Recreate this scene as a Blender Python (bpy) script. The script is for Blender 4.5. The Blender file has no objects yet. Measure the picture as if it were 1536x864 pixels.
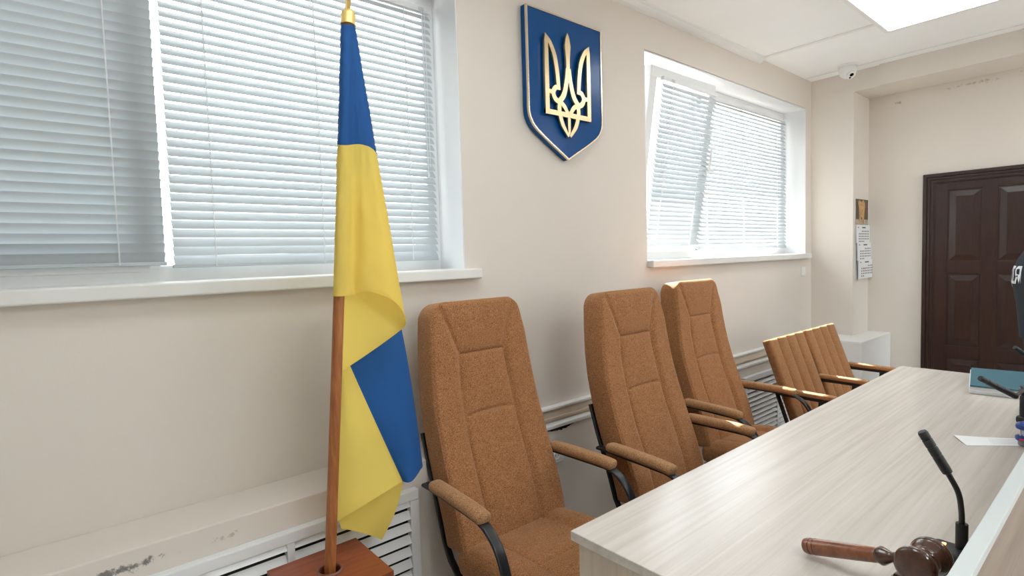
import bpy, bmesh, math, random
import numpy as np
from mathutils import Vector, Matrix
random.seed(7)
PI = math.pi
scene = bpy.context.scene
col = scene.collection

# ------------------------------------------------------------------ camera (solved from the photo's vanishing points)
FPX = 822.2
yaw, pit, rol = [math.radians(a) for a in (49.671, -3.278, -1.706)]
Wf = Vector((math.cos(yaw)*math.cos(pit), math.sin(yaw)*math.cos(pit), math.sin(pit)))
r_ = Vector((math.sin(yaw), -math.cos(yaw), 0)); u_ = r_.cross(Wf)
Rr = math.cos(rol)*r_ + math.sin(rol)*u_
Uu = -math.sin(rol)*r_ + math.cos(rol)*u_
CAM = Vector((0, 0, 1.45))
cd = bpy.data.cameras.new('camera'); cam = bpy.data.objects.new('camera', cd); col.objects.link(cam)
cd.sensor_width = 36; cd.lens = FPX/1536*36; cd.clip_start = 0.02
M = Matrix((Rr, Uu, -Wf)).transposed().to_4x4(); M.translation = CAM
cam.matrix_world = M
scene.camera = cam

def at(px, py, ax, val):
    """point of the place seen at a photo pixel, on the plane axis = val"""
    d = Rr*((px-768)/FPX) - Uu*((py-432)/FPX) + Wf
    return CAM + d*((val-CAM[ax])/d[ax])

# ------------------------------------------------------------------ materials
MATS = {}
def new_mat(name):
    m = bpy.data.materials.new(name); m.use_nodes = True
    nt = m.node_tree; b = nt.nodes['Principled BSDF']
    MATS[name] = m
    return m, nt, b
def C4(c): return (c[0], c[1], c[2], 1)
def srgb(r, g, b):
    f = lambda c: (c/255/12.92) if c/255 <= .04045 else ((c/255+.055)/1.055)**2.4
    return (f(r), f(g), f(b))
def plain(name, c, rough=.5, metal=0, bump=0, bscale=200, var=0, vscale=3, spec=None, coat=0):
    m, nt, b = new_mat(name)
    b.inputs['Base Color'].default_value = C4(c); b.inputs['Roughness'].default_value = rough
    b.inputs['Metallic'].default_value = metal
    if spec is not None: b.inputs['Specular IOR Level'].default_value = spec
    if coat: b.inputs['Coat Weight'].default_value = coat; b.inputs['Coat Roughness'].default_value = .05
    if bump or var:
        tc = nt.nodes.new('ShaderNodeTexCoord')
    if bump:
        n = nt.nodes.new('ShaderNodeTexNoise'); n.inputs['Scale'].default_value = bscale; n.inputs['Detail'].default_value = 3
        bp = nt.nodes.new('ShaderNodeBump'); bp.inputs['Strength'].default_value = bump; bp.inputs['Distance'].default_value = .002
        nt.links.new(tc.outputs['Object'], n.inputs['Vector']); nt.links.new(n.outputs['Fac'], bp.inputs['Height'])
        nt.links.new(bp.outputs['Normal'], b.inputs['Normal'])
    if var:
        n = nt.nodes.new('ShaderNodeTexNoise'); n.inputs['Scale'].default_value = vscale; n.inputs['Detail'].default_value = 4
        r = nt.nodes.new('ShaderNodeValToRGB')
        r.color_ramp.elements[0].position = .3; r.color_ramp.elements[1].position = .7
        r.color_ramp.elements[0].color = C4([x*(1-var) for x in c]); r.color_ramp.elements[1].color = C4([min(1, x*(1+var)) for x in c])
        nt.links.new(tc.outputs['Object'], n.inputs['Vector']); nt.links.new(n.outputs['Fac'], r.inputs['Fac'])
        nt.links.new(r.outputs['Color'], b.inputs['Base Color'])
    return m
def wood(name, c1, c2, rough=.4, scale=(1, 12, 12), nscale=6, detail=6, coat=0, spec=.5, c3=None):
    m, nt, b = new_mat(name)
    tc = nt.nodes.new('ShaderNodeTexCoord'); mp = nt.nodes.new('ShaderNodeMapping'); mp.inputs['Scale'].default_value = scale
    n = nt.nodes.new('ShaderNodeTexNoise'); n.inputs['Scale'].default_value = nscale; n.inputs['Detail'].default_value = detail
    n.inputs['Roughness'].default_value = .62; n.inputs['Distortion'].default_value = .35
    r = nt.nodes.new('ShaderNodeValToRGB')
    r.color_ramp.elements[0].position = .32; r.color_ramp.elements[1].position = .68
    r.color_ramp.elements[0].color = C4(c1); r.color_ramp.elements[1].color = C4(c2)
    if c3:
        e = r.color_ramp.elements.new(.5); e.color = C4(c3)
    nt.links.new(tc.outputs['Object'], mp.inputs['Vector']); nt.links.new(mp.outputs['Vector'], n.inputs['Vector'])
    nt.links.new(n.outputs['Fac'], r.inputs['Fac']); nt.links.new(r.outputs['Color'], b.inputs['Base Color'])
    b.inputs['Roughness'].default_value = rough; b.inputs['Specular IOR Level'].default_value = spec
    if coat: b.inputs['Coat Weight'].default_value = coat; b.inputs['Coat Roughness'].default_value = .08
    return m
def fabric(name, c1, c2, c3, scale=420):
    m, nt, b = new_mat(name)
    tc = nt.nodes.new('ShaderNodeTexCoord')
    n = nt.nodes.new('ShaderNodeTexNoise'); n.inputs['Scale'].default_value = scale; n.inputs['Detail'].default_value = 2
    n2 = nt.nodes.new('ShaderNodeTexNoise'); n2.inputs['Scale'].default_value = 26; n2.inputs['Detail'].default_value = 5
    r = nt.nodes.new('ShaderNodeValToRGB')
    r.color_ramp.elements[0].position = .34; r.color_ramp.elements[1].position = .66
    r.color_ramp.elements[0].color = C4(c1); r.color_ramp.elements[1].color = C4(c3)
    e = r.color_ramp.elements.new(.5); e.color = C4(c2)
    mx = nt.nodes.new('ShaderNodeMix'); mx.data_type = 'RGBA'; mx.blend_type = 'MULTIPLY'; mx.inputs[0].default_value = .35
    nt.links.new(tc.outputs['Object'], n.inputs['Vector']); nt.links.new(tc.outputs['Object'], n2.inputs['Vector'])
    nt.links.new(n.outputs['Fac'], r.inputs['Fac']); nt.links.new(r.outputs['Color'], mx.inputs[6]); nt.links.new(n2.outputs['Color'], mx.inputs[7])
    rr = nt.nodes.new('ShaderNodeValToRGB'); rr.color_ramp.elements[0].color = (.75, .75, .75, 1); rr.color_ramp.elements[1].color = (1, 1, 1, 1)
    rr.color_ramp.elements[0].position = .35; rr.color_ramp.elements[1].position = .6
    nt.links.new(n2.outputs['Fac'], rr.inputs['Fac']); nt.links.new(rr.outputs['Color'], mx.inputs[7])
    nt.links.new(mx.outputs[2], b.inputs['Base Color'])
    b.inputs['Roughness'].default_value = .9; b.inputs['Specular IOR Level'].default_value = .15
    b.inputs['Sheen Weight'].default_value = .25; b.inputs['Sheen Roughness'].default_value = .5; b.inputs['Sheen Tint'].default_value = (1, .8, .6, 1)
    bp = nt.nodes.new('ShaderNodeBump'); bp.inputs['Strength'].default_value = .35; bp.inputs['Distance'].default_value = .0015
    nt.links.new(n.outputs['Fac'], bp.inputs['Height']); nt.links.new(bp.outputs['Normal'], b.inputs['Normal'])
    return m
def cloth(name, c, trans=.45, rough=.7):
    m, nt, b = new_mat(name)
    out = nt.nodes['Material Output']
    b.inputs['Base Color'].default_value = C4(c); b.inputs['Roughness'].default_value = rough; b.inputs['Specular IOR Level'].default_value = .25
    tr = nt.nodes.new('ShaderNodeBsdfTranslucent'); tr.inputs['Color'].default_value = C4(c)
    mx = nt.nodes.new('ShaderNodeMixShader'); mx.inputs[0].default_value = trans
    nt.links.new(b.outputs[0], mx.inputs[1]); nt.links.new(tr.outputs[0], mx.inputs[2]); nt.links.new(mx.outputs[0], out.inputs[0])
    tc = nt.nodes.new('ShaderNodeTexCoord')
    n = nt.nodes.new('ShaderNodeTexNoise'); n.inputs['Scale'].default_value = 14; n.inputs['Detail'].default_value = 3
    bp = nt.nodes.new('ShaderNodeBump'); bp.inputs['Strength'].default_value = .25; bp.inputs['Distance'].default_value = .01
    nt.links.new(tc.outputs['Object'], n.inputs['Vector']); nt.links.new(n.outputs['Fac'], bp.inputs['Height']); nt.links.new(bp.outputs['Normal'], b.inputs['Normal'])
    return m

def wall_mat(name, c, marks=None):
    """painted plaster: fine roller texture, faint tone variation; marks = list of (centre, half-size, colour) scuffs in object space"""
    m, nt, b = new_mat(name)
    tc = nt.nodes.new('ShaderNodeTexCoord')
    n = nt.nodes.new('ShaderNodeTexNoise'); n.inputs['Scale'].default_value = 1.3; n.inputs['Detail'].default_value = 5
    r = nt.nodes.new('ShaderNodeValToRGB'); r.color_ramp.elements[0].position = .3; r.color_ramp.elements[1].position = .7
    r.color_ramp.elements[0].color = C4([x*.97 for x in c]); r.color_ramp.elements[1].color = C4([min(1, x*1.02) for x in c])
    nt.links.new(tc.outputs['Object'], n.inputs['Vector']); nt.links.new(n.outputs['Fac'], r.inputs['Fac'])
    last = r.outputs['Color']
    for (cen, hs, mc, thr) in (marks or []):
        sub = nt.nodes.new('ShaderNodeVectorMath'); sub.operation = 'SUBTRACT'; sub.inputs[1].default_value = cen
        dv = nt.nodes.new('ShaderNodeVectorMath'); dv.operation = 'DIVIDE'; dv.inputs[1].default_value = hs
        ln = nt.nodes.new('ShaderNodeVectorMath'); ln.operation = 'LENGTH'
        nt.links.new(tc.outputs['Object'], sub.inputs[0]); nt.links.new(sub.outputs[0], dv.inputs[0]); nt.links.new(dv.outputs[0], ln.inputs[0])
        nn = nt.nodes.new('ShaderNodeTexNoise'); nn.inputs['Scale'].default_value = 45; nn.inputs['Detail'].default_value = 8; nn.inputs['Roughness'].default_value = .75
        nt.links.new(tc.outputs['Object'], nn.inputs['Vector'])
        sb = nt.nodes.new('ShaderNodeMath'); sb.operation = 'MULTIPLY_ADD'; sb.inputs[1].default_value = -.25; 
        nt.links.new(ln.outputs['Value'], sb.inputs[0]); nt.links.new(nn.outputs['Fac'], sb.inputs[2])
        rp = nt.nodes.new('ShaderNodeMapRange'); rp.inputs[1].default_value = thr; rp.inputs[2].default_value = thr+.1
        nt.links.new(sb.outputs[0], rp.inputs[0])
        mx = nt.nodes.new('ShaderNodeMix'); mx.data_type = 'RGBA'; mx.inputs[7].default_value = C4(mc)
        nt.links.new(rp.outputs[0], mx.inputs[0]); nt.links.new(last, mx.inputs[6]); last = mx.outputs[2]
    nt.links.new(last, b.inputs['Base Color'])
    b.inputs['Roughness'].default_value = .75; b.inputs['Specular IOR Level'].default_value = .25
    n2 = nt.nodes.new('ShaderNodeTexNoise'); n2.inputs['Scale'].default_value = 160; n2.inputs['Detail'].default_value = 2
    bp = nt.nodes.new('ShaderNodeBump'); bp.inputs['Strength'].default_value = .06; bp.inputs['Distance'].default_value = .003
    nt.links.new(tc.outputs['Object'], n2.inputs['Vector']); nt.links.new(n2.outputs['Fac'], bp.inputs['Height']); nt.links.new(bp.outputs['Normal'], b.inputs['Normal'])
    return m

WALLC = (.72, .665, .605)
m_wall = wall_mat('wall_paint', WALLC)
m_wallfar = wall_mat('far_wall_paint', WALLC, [((5.45, 1.42, 2.62), (.2, .09, .03), (.45, .38, .33), .40), ((5.45, .95, 2.66), (.2, .35, .03), (.5, .42, .36), .42), ((5.45, .62, 2.68), (.2, .06, .02), (.42, .36, .32), .34)])
m_ledge = wall_mat('ledge_paint', (.72, .66, .60), [((.10, 1.749, .655), (.13, .05, .020), (.22, .21, .20), .36), ((.36, 1.749, .655), (.07, .05, .02), (.5, .44, .38), .42)])
m_white = plain('white_paint', (.80, .80, .79), .45, bump=.03)
m_reveal = plain('white_reveal', (.78, .79, .80), .5, bump=.03)
m_pvc = plain('white_pvc', (.78, .79, .80), .3)
m_sill = plain('sill_white', (.74, .74, .72), .35, var=.03)
m_ceil = wall_mat('ceiling_white', (.92, .925, .92))
m_duct = plain('cream_plastic', (.66, .56, .44), .4, var=.05)
m_floor = wood('pale_floor', (.66, .63, .59), (.76, .73, .69), .4, (8, 1, 8), 4)
m_black = plain('black_metal', (.014, .015, .017), .35)
m_blackp = plain('black_plastic', (.015, .016, .018), .5, bump=.05)
m_fab = fabric('orange_tweed', (.20, .080, .030), (.335, .150, .060), (.48, .24, .115), 330)
m_fab2 = fabric('brown_tweed', (.19, .085, .034), (.30, .145, .062), (.42, .22, .10), 330)
m_pad = fabric('arm_tweed', (.22, .105, .045), (.37, .19, .09), (.52, .30, .155), 330)
m_desk = wood('pale_ash_laminate', (.545, .49, .435), (.655, .615, .57), .23, (.4, 17, 17), 3.0, 8, spec=.5, c3=(.605, .555, .505))
m_deskend = wood('pale_ash_laminate_upright', (.56, .47, .39), (.70, .62, .54), .4, (9, 9, .55), 3.2, 7)
m_front_shaded = wood('front_panel_laminate_shaded', (.20, .14, .10), (.30, .22, .165), .45, (.6, 9, 9), 3.2, 7)  # pale laminate darkened: shade on the outer face is in the colour
m_edge = plain('grey_edge_band', (.56, .60, .60), .35)
m_slat = None
m_blue = plain('blue_gloss', srgb(6, 72, 134), .2, spec=.22)
m_gold = plain('brushed_gold', (.72, .55, .33), .30, 1.0, bump=.03, bscale=90)
m_golddark = plain('gold_rim', (.70, .62, .48), .25, 1.0)
m_brass = plain('gold_paint', (.78, .55, .18), .35, .35)
m_yel = cloth('yellow_satin', (.90, .70, .16), .30)
m_blu = cloth('blue_satin', (.018, .10, .32), .22)
m_pole = wood('pole_wood', (.23, .07, .018), (.42, .16, .05), .42, (26, 26, 1.6), 5, 6, c3=(.34, .115, .032))
m_mahog = wood('mahogany', (.20, .043, .016), (.31, .075, .028), .33, (2, 14, 14), 4, 6, coat=.2)
m_collar = plain('collar_brown', (.20, .075, .045), .45)
m_door = wood('dark_brown_paint', (.026, .011, .009), (.040, .018, .014), .32, (10, 10, 1), 5, 5)
m_gavel = wood('gavel_handle_wood', (.17, .052, .020), (.30, .105, .042), .28, (10, 10, 10), 6, 6, coat=.4)
m_gaveld = wood('gavel_dark_wood', (.045, .016, .009), (.10, .036, .018), .20, (10, 10, 10), 6, 6, coat=.7)
m_teal = plain('teal_cover', srgb(62, 104, 118), .55, bump=.05)
m_paper = plain('white_paper', (.78, .79, .80), .7)
m_bluep = plain('blue_plastic', srgb(28, 62, 140), .3)
m_grey = plain('grey_plastic', (.25, .25, .26), .4)
m_red = plain('red_ink', (.55, .06, .04), .5)
m_ink = plain('dark_ink', (.08, .08, .10), .7)
m_lionbg = plain('photo_dark_brown', (.10, .065, .035), .5, var=.4, vscale=9)
m_lion = plain('photo_tan', (.50, .30, .12), .5, var=.35, vscale=30)
m_grasspic = plain('photo_pale', (.42, .36, .28), .5, var=.3, vscale=25)
m_darkgap = plain('dark_gap', (.02, .02, .022), .9)
m_uni = plain('black_uniform', (.012, .013, .016), .85, bump=.2, bscale=120)
m_vest = plain('navy_vest', (.016, .022, .032), .8, bump=.2, bscale=160)
m_letter = plain('reflective_white', (.75, .76, .78), .5)
m_skin = plain('skin', (.56, .33, .24), .5)
m_hair = plain('dark_hair', (.02, .014, .01), .6)
m_lens = plain('lens_black', (.01, .01, .012), .1)
m_ext = plain('facade_plaster', (.62, .60, .57), .8)
m_glass, nt, b = new_mat('window_glass')
out = nt.nodes['Material Output']; nt.nodes.remove(b)
tr = nt.nodes.new('ShaderNodeBsdfTransparent'); gl = nt.nodes.new('ShaderNodeBsdfGlossy'); gl.inputs['Roughness'].default_value = .01
fr = nt.nodes.new('ShaderNodeFresnel'); gm = nt.nodes.new('ShaderNodeNewGeometry'); ior = nt.nodes.new('ShaderNodeMapRange'); ior.inputs[3].default_value = 1.35; ior.inputs[4].default_value = 1/1.35
nt.links.new(gm.outputs['Backfacing'], ior.inputs[0]); nt.links.new(ior.outputs[0], fr.inputs[0]); mx = nt.nodes.new('ShaderNodeMixShader')
nt.links.new(fr.outputs[0], mx.inputs[0]); nt.links.new(tr.outputs[0], mx.inputs[1]); nt.links.new(gl.outputs[0], mx.inputs[2]); nt.links.new(mx.outputs[0], out.inputs[0])
def slat_mat(name, c, t):
    m, nt, b = new_mat(name); out = nt.nodes['Material Output']
    b.inputs['Base Color'].default_value = C4(c); b.inputs['Roughness'].default_value = .4
    tr = nt.nodes.new('ShaderNodeBsdfTranslucent'); tr.inputs['Color'].default_value = C4(c)
    mx = nt.nodes.new('ShaderNodeMixShader'); mx.inputs[0].default_value = t
    nt.links.new(b.outputs[0], mx.inputs[1]); nt.links.new(tr.outputs[0], mx.inputs[2]); nt.links.new(mx.outputs[0], out.inputs[0])
    return m
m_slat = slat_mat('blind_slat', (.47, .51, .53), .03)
m_cord = slat_mat('blind_cord', (.85, .86, .86), .6)
def emit(name, c, s):
    m, nt, b = new_mat(name); b.inputs['Base Color'].default_value = C4((.8, .8, .8))
    b.inputs['Emission Color'].default_value = C4(c); b.inputs['Emission Strength'].default_value = s
    return m
LAMP = 6.0; FILL_LAMP = 11.0
m_lamp = emit('led_diffuser', (.90, .98, 1.0), LAMP)
m_filllamp = emit('fill_panel_diffuser', (.93, .98, 1.0), FILL_LAMP)  # stronger glow, only for the added fill panels
m_led = emit('orange_led', (1, .25, .05), 4)

# ------------------------------------------------------------------ geometry helpers
def bx(bm, x0, x1, y0, y1, z0, z1, bev=0, seg=2, mi=0):
    x0, x1 = min(x0, x1), max(x0, x1); y0, y1 = min(y0, y1), max(y0, y1); z0, z1 = min(z0, z1), max(z0, z1)
    r = bmesh.ops.create_cube(bm, size=1)
    vs = r['verts']
    for v in vs:
        v.co = Vector((x0+(v.co.x+.5)*(x1-x0), y0+(v.co.y+.5)*(y1-y0), z0+(v.co.z+.5)*(z1-z0)))
    es = list({e for v in vs for e in v.link_edges})
    fs = list({f for v in vs for f in v.link_faces})
    for f in fs: f.material_index = mi
    if bev:
        bmesh.ops.bevel(bm, geom=es, offset=bev, segments=seg, affect='EDGES', profile=.5)
    return bm
def box(*a, **k): return bx(bmesh.new(), *a, **k)
def frame_of(t):
    t = t.normalized(); a = Vector((0, 0, 1)) if abs(t.z) < .9 else Vector((1, 0, 0))
    s = t.cross(a).normalized(); return s, s.cross(t).normalized()
def sweep(bm, pts, prof, side=None, caps=True, scale=None):
    """sweep a closed 2D profile [(a,b)...] along pts; 'side' fixes the first profile axis"""
    pts = [Vector(p) for p in pts]; rings = []
    n = len(pts); s0 = None
    for i, p in enumerate(pts):
        t = (pts[min(i+1, n-1)] - pts[max(i-1, 0)]).normalized()
        if side is not None:
            s = Vector(side); s = (s - t*s.dot(t)).normalized(); u = s.cross(t)
        elif s0 is None:
            s, u = frame_of(t)
        else:
            s = (s0 - t*s0.dot(t)).normalized(); u = s.cross(t)
        s0 = s
        k = scale[i] if scale else 1
        rings.append([bm.verts.new(p + s*(a*k) + u*(b*k)) for a, b in prof])
    m = len(prof)
    for i in range(n-1):
        for j in range(m):
            bm.faces.new((rings[i][j], rings[i][(j+1) % m], rings[i+1][(j+1) % m], rings[i+1][j]))
    if caps:
        bm.faces.new(rings[0][::-1]); bm.faces.new(rings[-1])
    return bm
def circ(r, n=16): return [(r*math.cos(2*PI*i/n), r*math.sin(2*PI*i/n)) for i in range(n)]
def rrect(w, h, r, n=4):
    o = []
    for cx, cy, a0 in ((w/2-r, h/2-r, 0), (-w/2+r, h/2-r, 90), (-w/2+r, -h/2+r, 180), (w/2-r, -h/2+r, 270)):
        for i in range(n+1):
            a = math.radians(a0+90*i/n); o.append((cx+r*math.cos(a), cy+r*math.sin(a)))
    return o
def tube(bm, pts, r, n=14, scale=None): return sweep(bm, pts, circ(r, n), scale=scale)
def lathe(bm, prof, n=40, M4=None):
    rings = []
    for r, z in prof:
        rings.append([bm.verts.new((M4 @ Vector((r*math.cos(2*PI*i/n), r*math.sin(2*PI*i/n), z))) if M4 else Vector((r*math.cos(2*PI*i/n), r*math.sin(2*PI*i/n), z))) for i in range(n)])
    for a, b in zip(rings, rings[1:]):
        for i in range(n):
            bm.faces.new((a[i], a[(i+1) % n], b[(i+1) % n], b[i]))
    bm.faces.new(rings[0][::-1]); bm.faces.new(rings[-1])
    return bm
def smooth_pts(pts, n=8):
    """Catmull-Rom through pts"""
    P = [Vector(p) for p in pts]; P = [P[0]*2-P[1]] + P + [P[-1]*2-P[-2]]; out = []
    for i in range(1, len(P)-2):
        for k in range(n):
            t = k/n; a, b, c, d = P[i-1], P[i], P[i+1], P[i+2]
            out.append(.5*((2*b)+(c-a)*t+(2*a-5*b+4*c-d)*t*t+(3*b-a-3*c+d)*t**3))
    out.append(P[-2]); return out
def prism(bm, poly, axis_fn, d0, d1, mi=0):
    """extrude a polygon; axis_fn(u,v,d) -> point"""
    a = [bm.verts.new(axis_fn(u, v, d0)) for u, v in poly]; b = [bm.verts.new(axis_fn(u, v, d1)) for u, v in poly]
    n = len(poly); fs = []
    fs.append(bm.faces.new(a)); fs.append(bm.faces.new(b[::-1]))
    for i in range(n): fs.append(bm.faces.new((a[i], b[i], b[(i+1) % n], a[(i+1) % n])))
    for f in fs: f.material_index = mi
    return bm
def obj(name, bm, mats, parent=None, smooth=False, angle=40):
    bmesh.ops.recalc_face_normals(bm, faces=bm.faces[:])
    me = bpy.data.meshes.new(name); bm.to_mesh(me); bm.free()
    for m in (mats if isinstance(mats, (list, tuple)) else [mats]): me.materials.append(m)
    if smooth:
        me.polygons.foreach_set('use_smooth', [True]*len(me.polygons)); me.set_sharp_from_angle(angle=math.radians(angle))
    o = bpy.data.objects.new(name, me); col.objects.link(o)
    if parent: o.parent = parent
    return o
def tag(o, label, cat, group=None):
    o['label'] = label; o['category'] = cat
    if group: o['group'] = group
    return o
def thing(name, label, cat, loc=(0, 0, 0), rz=0, group=None):
    o = bpy.data.objects.new(name, None); col.objects.link(o); o.empty_display_size = .1
    o.location = loc; o.rotation_euler = (0, 0, rz)
    return tag(o, label, cat, group)
def struct(name, bm, m, parent=None, **k):
    o = obj(name, bm, m, parent, **k)
    if not parent: o['kind'] = 'structure'
    return o
def struct_empty(name, loc=(0, 0, 0)):
    o = bpy.data.objects.new(name, None); col.objects.link(o); o.location = loc; o['kind'] = 'structure'; return o
def origin_to(o, p):
    """move a parentless mesh object's origin to p"""
    p = Vector(p); o.data.transform(Matrix.Translation(-p)); o.location = p
def dup(root, loc, rz, label):
    r = root.copy(); col.objects.link(r); r.location = loc; r.rotation_euler = (0, 0, rz); r['label'] = label
    for ch in list(root.children):
        c = ch.copy(); col.objects.link(c); c.parent = r
        for g in ch.children:
            d = g.copy(); col.objects.link(d); d.parent = c
    return r
def hnoise(x, y, z=0):
    from mathutils import noise
    return noise.noise(Vector((x, y, z)))

# ------------------------------------------------------------------ room shell
D = 1.95; YO = 2.36; H = 2.864; XB = 5.45; XP = 5.078; YP = 1.626
XL, YR = -3.2, -3.6
W1 = (-1.15, 1.392, 1.385, 2.625); W2 = (2.708, 4.965, 1.385, 2.62)
struct('floor', box(XL-.2, XB+.2, YR-.2, YO, -.12, 0), m_floor)
struct('ceiling', box(XL-.2, XB+.2, YR-.2, YO, H, H+.15), m_ceil)
bm = bmesh.new()
bx(bm, XL-.2, XB+.2, D, YO, 0, 1.385)
bx(bm, XL-.2, XB+.2, D, YO, 2.625, H)
bx(bm, XL-.2, W1[0], D, YO, 1.385, 2.625)
bx(bm, W1[1], W2[0], D, YO, 1.385, 2.625)
bx(bm, W2[1], XB+.2, D, YO, 1.385, 2.625)
struct('wall_left', bm, m_wall)
bm = bmesh.new()
bx(bm, XB, XB+.2, YR-.2, YO, 0, H)
struct('wall_back', bm, m_wallfar)
struct('wall_front', box(XL-.2, XL, YR-.2, YO, 0, H), m_wall)
bm = bmesh.new(); ADDED_WX = [(3.4, 5.0)]
bx(bm, XL, XB, YR-.2, YR, 0, .85); bx(bm, XL, XB, YR-.2, YR, 2.45, H)
xe = [XL]+[v for q in ADDED_WX for v in q]+[XB]
for i in range(0, len(xe), 2): bx(bm, xe[i], xe[i+1], YR-.2, YR, .85, 2.45)
struct('wall_right', bm, m_wall)
for i, (a_, b_) in enumerate(ADDED_WX):  # unseen window, added to bring more daylight into the room
    w_ = struct_empty('window_%d' % (i+3)); bm = bmesh.new()
    for (p, q) in ((a_, (a_+b_)/2), ((a_+b_)/2, b_)):
        f_ = .06
        bx(bm, p, q, YR-.12, YR-.06, 2.45-f_, 2.45); bx(bm, p, q, YR-.12, YR-.06, .85, .85+f_); bx(bm, p, p+f_, YR-.1195, YR-.06, .85+f_, 2.45-f_); bx(bm, q-f_, q, YR-.1195, YR-.06, .85+f_, 2.45-f_)
    struct('frame', bm, m_pvc, w_)
    struct('glass', box(a_+.05, b_-.05, YR-.093, YR-.087, .9, 2.4), m_glass, w_)
    struct('sill', box(a_-.03, b_+.03, YR-.06, YR+.05, .825, .85, .004), m_sill, w_)
struct('pillar', box(XP, XB, YP, D, .7125, H), m_wall)
bm = bmesh.new(); bx(bm, XP, XB, 1.442, YP, 2.703, H); bx(bm, XP-.022, XB, YR, 1.442, 2.703, H)
struct('beam', bm, m_wall)
struct('sun_limit_eave', box(XL, XB+.5, YO, 2.78, 2.77, 2.9), m_ext)  # unseen overhang, sized to stop the sun above the lower slats
struct('added_sun_shade_slab', box(.6, 3.85, YO, 5.5, 5.4, 5.6), m_ext)      # unseen slab added to keep the sun off the big window
# ceiling joint strips and corner moulding
bm = bmesh.new(); bx(bm, 4.115, 4.150, YR, D, H-.006, H, .002)
struct('trim_1', bm, m_white)
bm = bmesh.new(); bx(bm, 4.935, 4.955, YR, D-.01, H-.004, H, .001)
struct('trim_2', bm, m_white)
bm = bmesh.new()
sweep(bm, [(XL, D, H), (4.13, D, H)], [(0, 0), (.042, 0), (.042, -.006), (.034, -.012), (.032, -.022), (.022, -.034), (.010, -.040), (0, -.042)], side=(0, -1, 0))
struct('trim_3', bm, m_white)

# ------------------------------------------------------------------ ledge over the heating, cable duct, grilles
bm = bmesh.new(); bx(bm, XL, 1.30, 1.749, D, 0, .703, .004)
struct('ledge_cover', bm, m_ledge)
bm = bmesh.new(); bx(bm, 1.30, 4.72, 1.895, D, 0, .6035, .001)
cover = struct('heating_cover', bm, m_wall)
bm = bmesh.new(); bx(bm, 1.30, 4.72, 1.887, D, .603, .622, .004)
struct('cover_lip', bm, m_white, cover)
# broken strip under the lip: a dark ragged gap
bm = bmesh.new()
top, bot = [], []
for i in range(25):
    t = i/24; x = 1.80+.19*t; wv = .024*math.sin(PI*min(1, t*1.05))*(.45+.4*random.random())
    top.append((x, .602)); bot.append((x, .602-wv*.9-.002))
prism(bm, top+bot[::-1], lambda u, v, d: Vector((u, d, v)), 1.8945, 1.893)
struct('broken_gap', bm, m_darkgap, cover)
bm = bmesh.new(); bx(bm, 1.30, 4.72, 1.918, D, .642, .692, .004); bx(bm, 1.30, 4.72, 1.932, D, .6222, .645)
duct = struct('cable_duct_trim', bm, m_duct)
bm = bmesh.new(); bx(bm, 1.30, 4.72, 1.910, D, .689, .702, .003); struct('duct_lid', bm, m_white, duct)
bm = bmesh.new(); bx(bm, 1.30, 4.72, 1.9145, 1.92, .640, .650, .001); struct('duct_ridge', bm, m_duct, duct)

def grille(name, label, x0, x1, y, z0, z1, stiles, pitch=.045):
    g = thing(name, label, 'vent grille', ((x0+x1)/2, y, z0), 0, 'louvred heating grilles')
    w = x1-x0; h = z1-z0
    bm = bmesh.new(); f = .036
    bx(bm, -w/2, w/2, -.030, 0, h-f, h, .003); bx(bm, -w/2, w/2, -.030, 0, 0, f, .003)
    bx(bm, -w/2, -w/2+f, -.0295, 0, f, h-f, .003); bx(bm, w/2-f, w/2, -.0295, 0, f, h-f, .003)
    for s in stiles: bx(bm, s-g.location.x-.012, s-g.location.x+.012, -.0285, 0, f, h-f, .002)
    obj('frame', bm, m_pvc, g)
    bm = bmesh.new(); z = f
    while z < h-f:
        zt = min(z+pitch*.62, h-f+.004)
        vs = [bm.verts.new(p) for p in ((-w/2+.01, -.0275, z), (w/2-.01, -.0275, z), (w/2-.01, -.0125, zt), (-w/2+.01, -.0125, zt),
                                        (-w/2+.01, -.0235, z-.002), (w/2-.01, -.0235, z-.002), (w/2-.01, -.0095, zt-.001), (-w/2+.01, -.0095, zt-.001))]
        for q in ((0, 1, 2, 3), (7, 6, 5, 4), (0, 4, 5, 1), (1, 5, 6, 2), (2, 6, 7, 3), (3, 7, 4, 0)): bm.faces.new([vs[i] for i in q])
        z += pitch
    obj('slats', bm, m_pvc, g)
    bm = bmesh.new(); bx(bm, -w/2+.006, w/2-.006, -.0012, -.0004, .006, h-.006); obj('backing', bm, m_darkgap, g)
    return g
grille('vent_grille', 'white louvred heating grille under the long ledge, behind the flag stand', -.55, .987, 1.749, .03, .618, [.53, -.1])
xg0 = at(1112, 600, 1, 1.895).x
grille('vent_grille', 'white louvred heating grille low on the wall under the small window', xg0, 4.55, 1.895, .03, .540, [at(1162, 590, 1, 1.895).x], .036)
# white box cover in the corner, below the calendar
t = thing('pipe_box', 'low white boxed-in shelf in the corner below the hanging calendar', 'boxed shelf', (5.09, 1.70, 0))
obj('body', box(4.742-5.09, XB-5.09-.001, 1.454-1.70, D-1.70-.001, 0, .6945, .003), m_white, t)
obj('top_board', box(4.74-5.09, XB-5.09-.001, 1.452-1.70, D-1.70-.001, .69, .712, .004), m_white, t)

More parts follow.
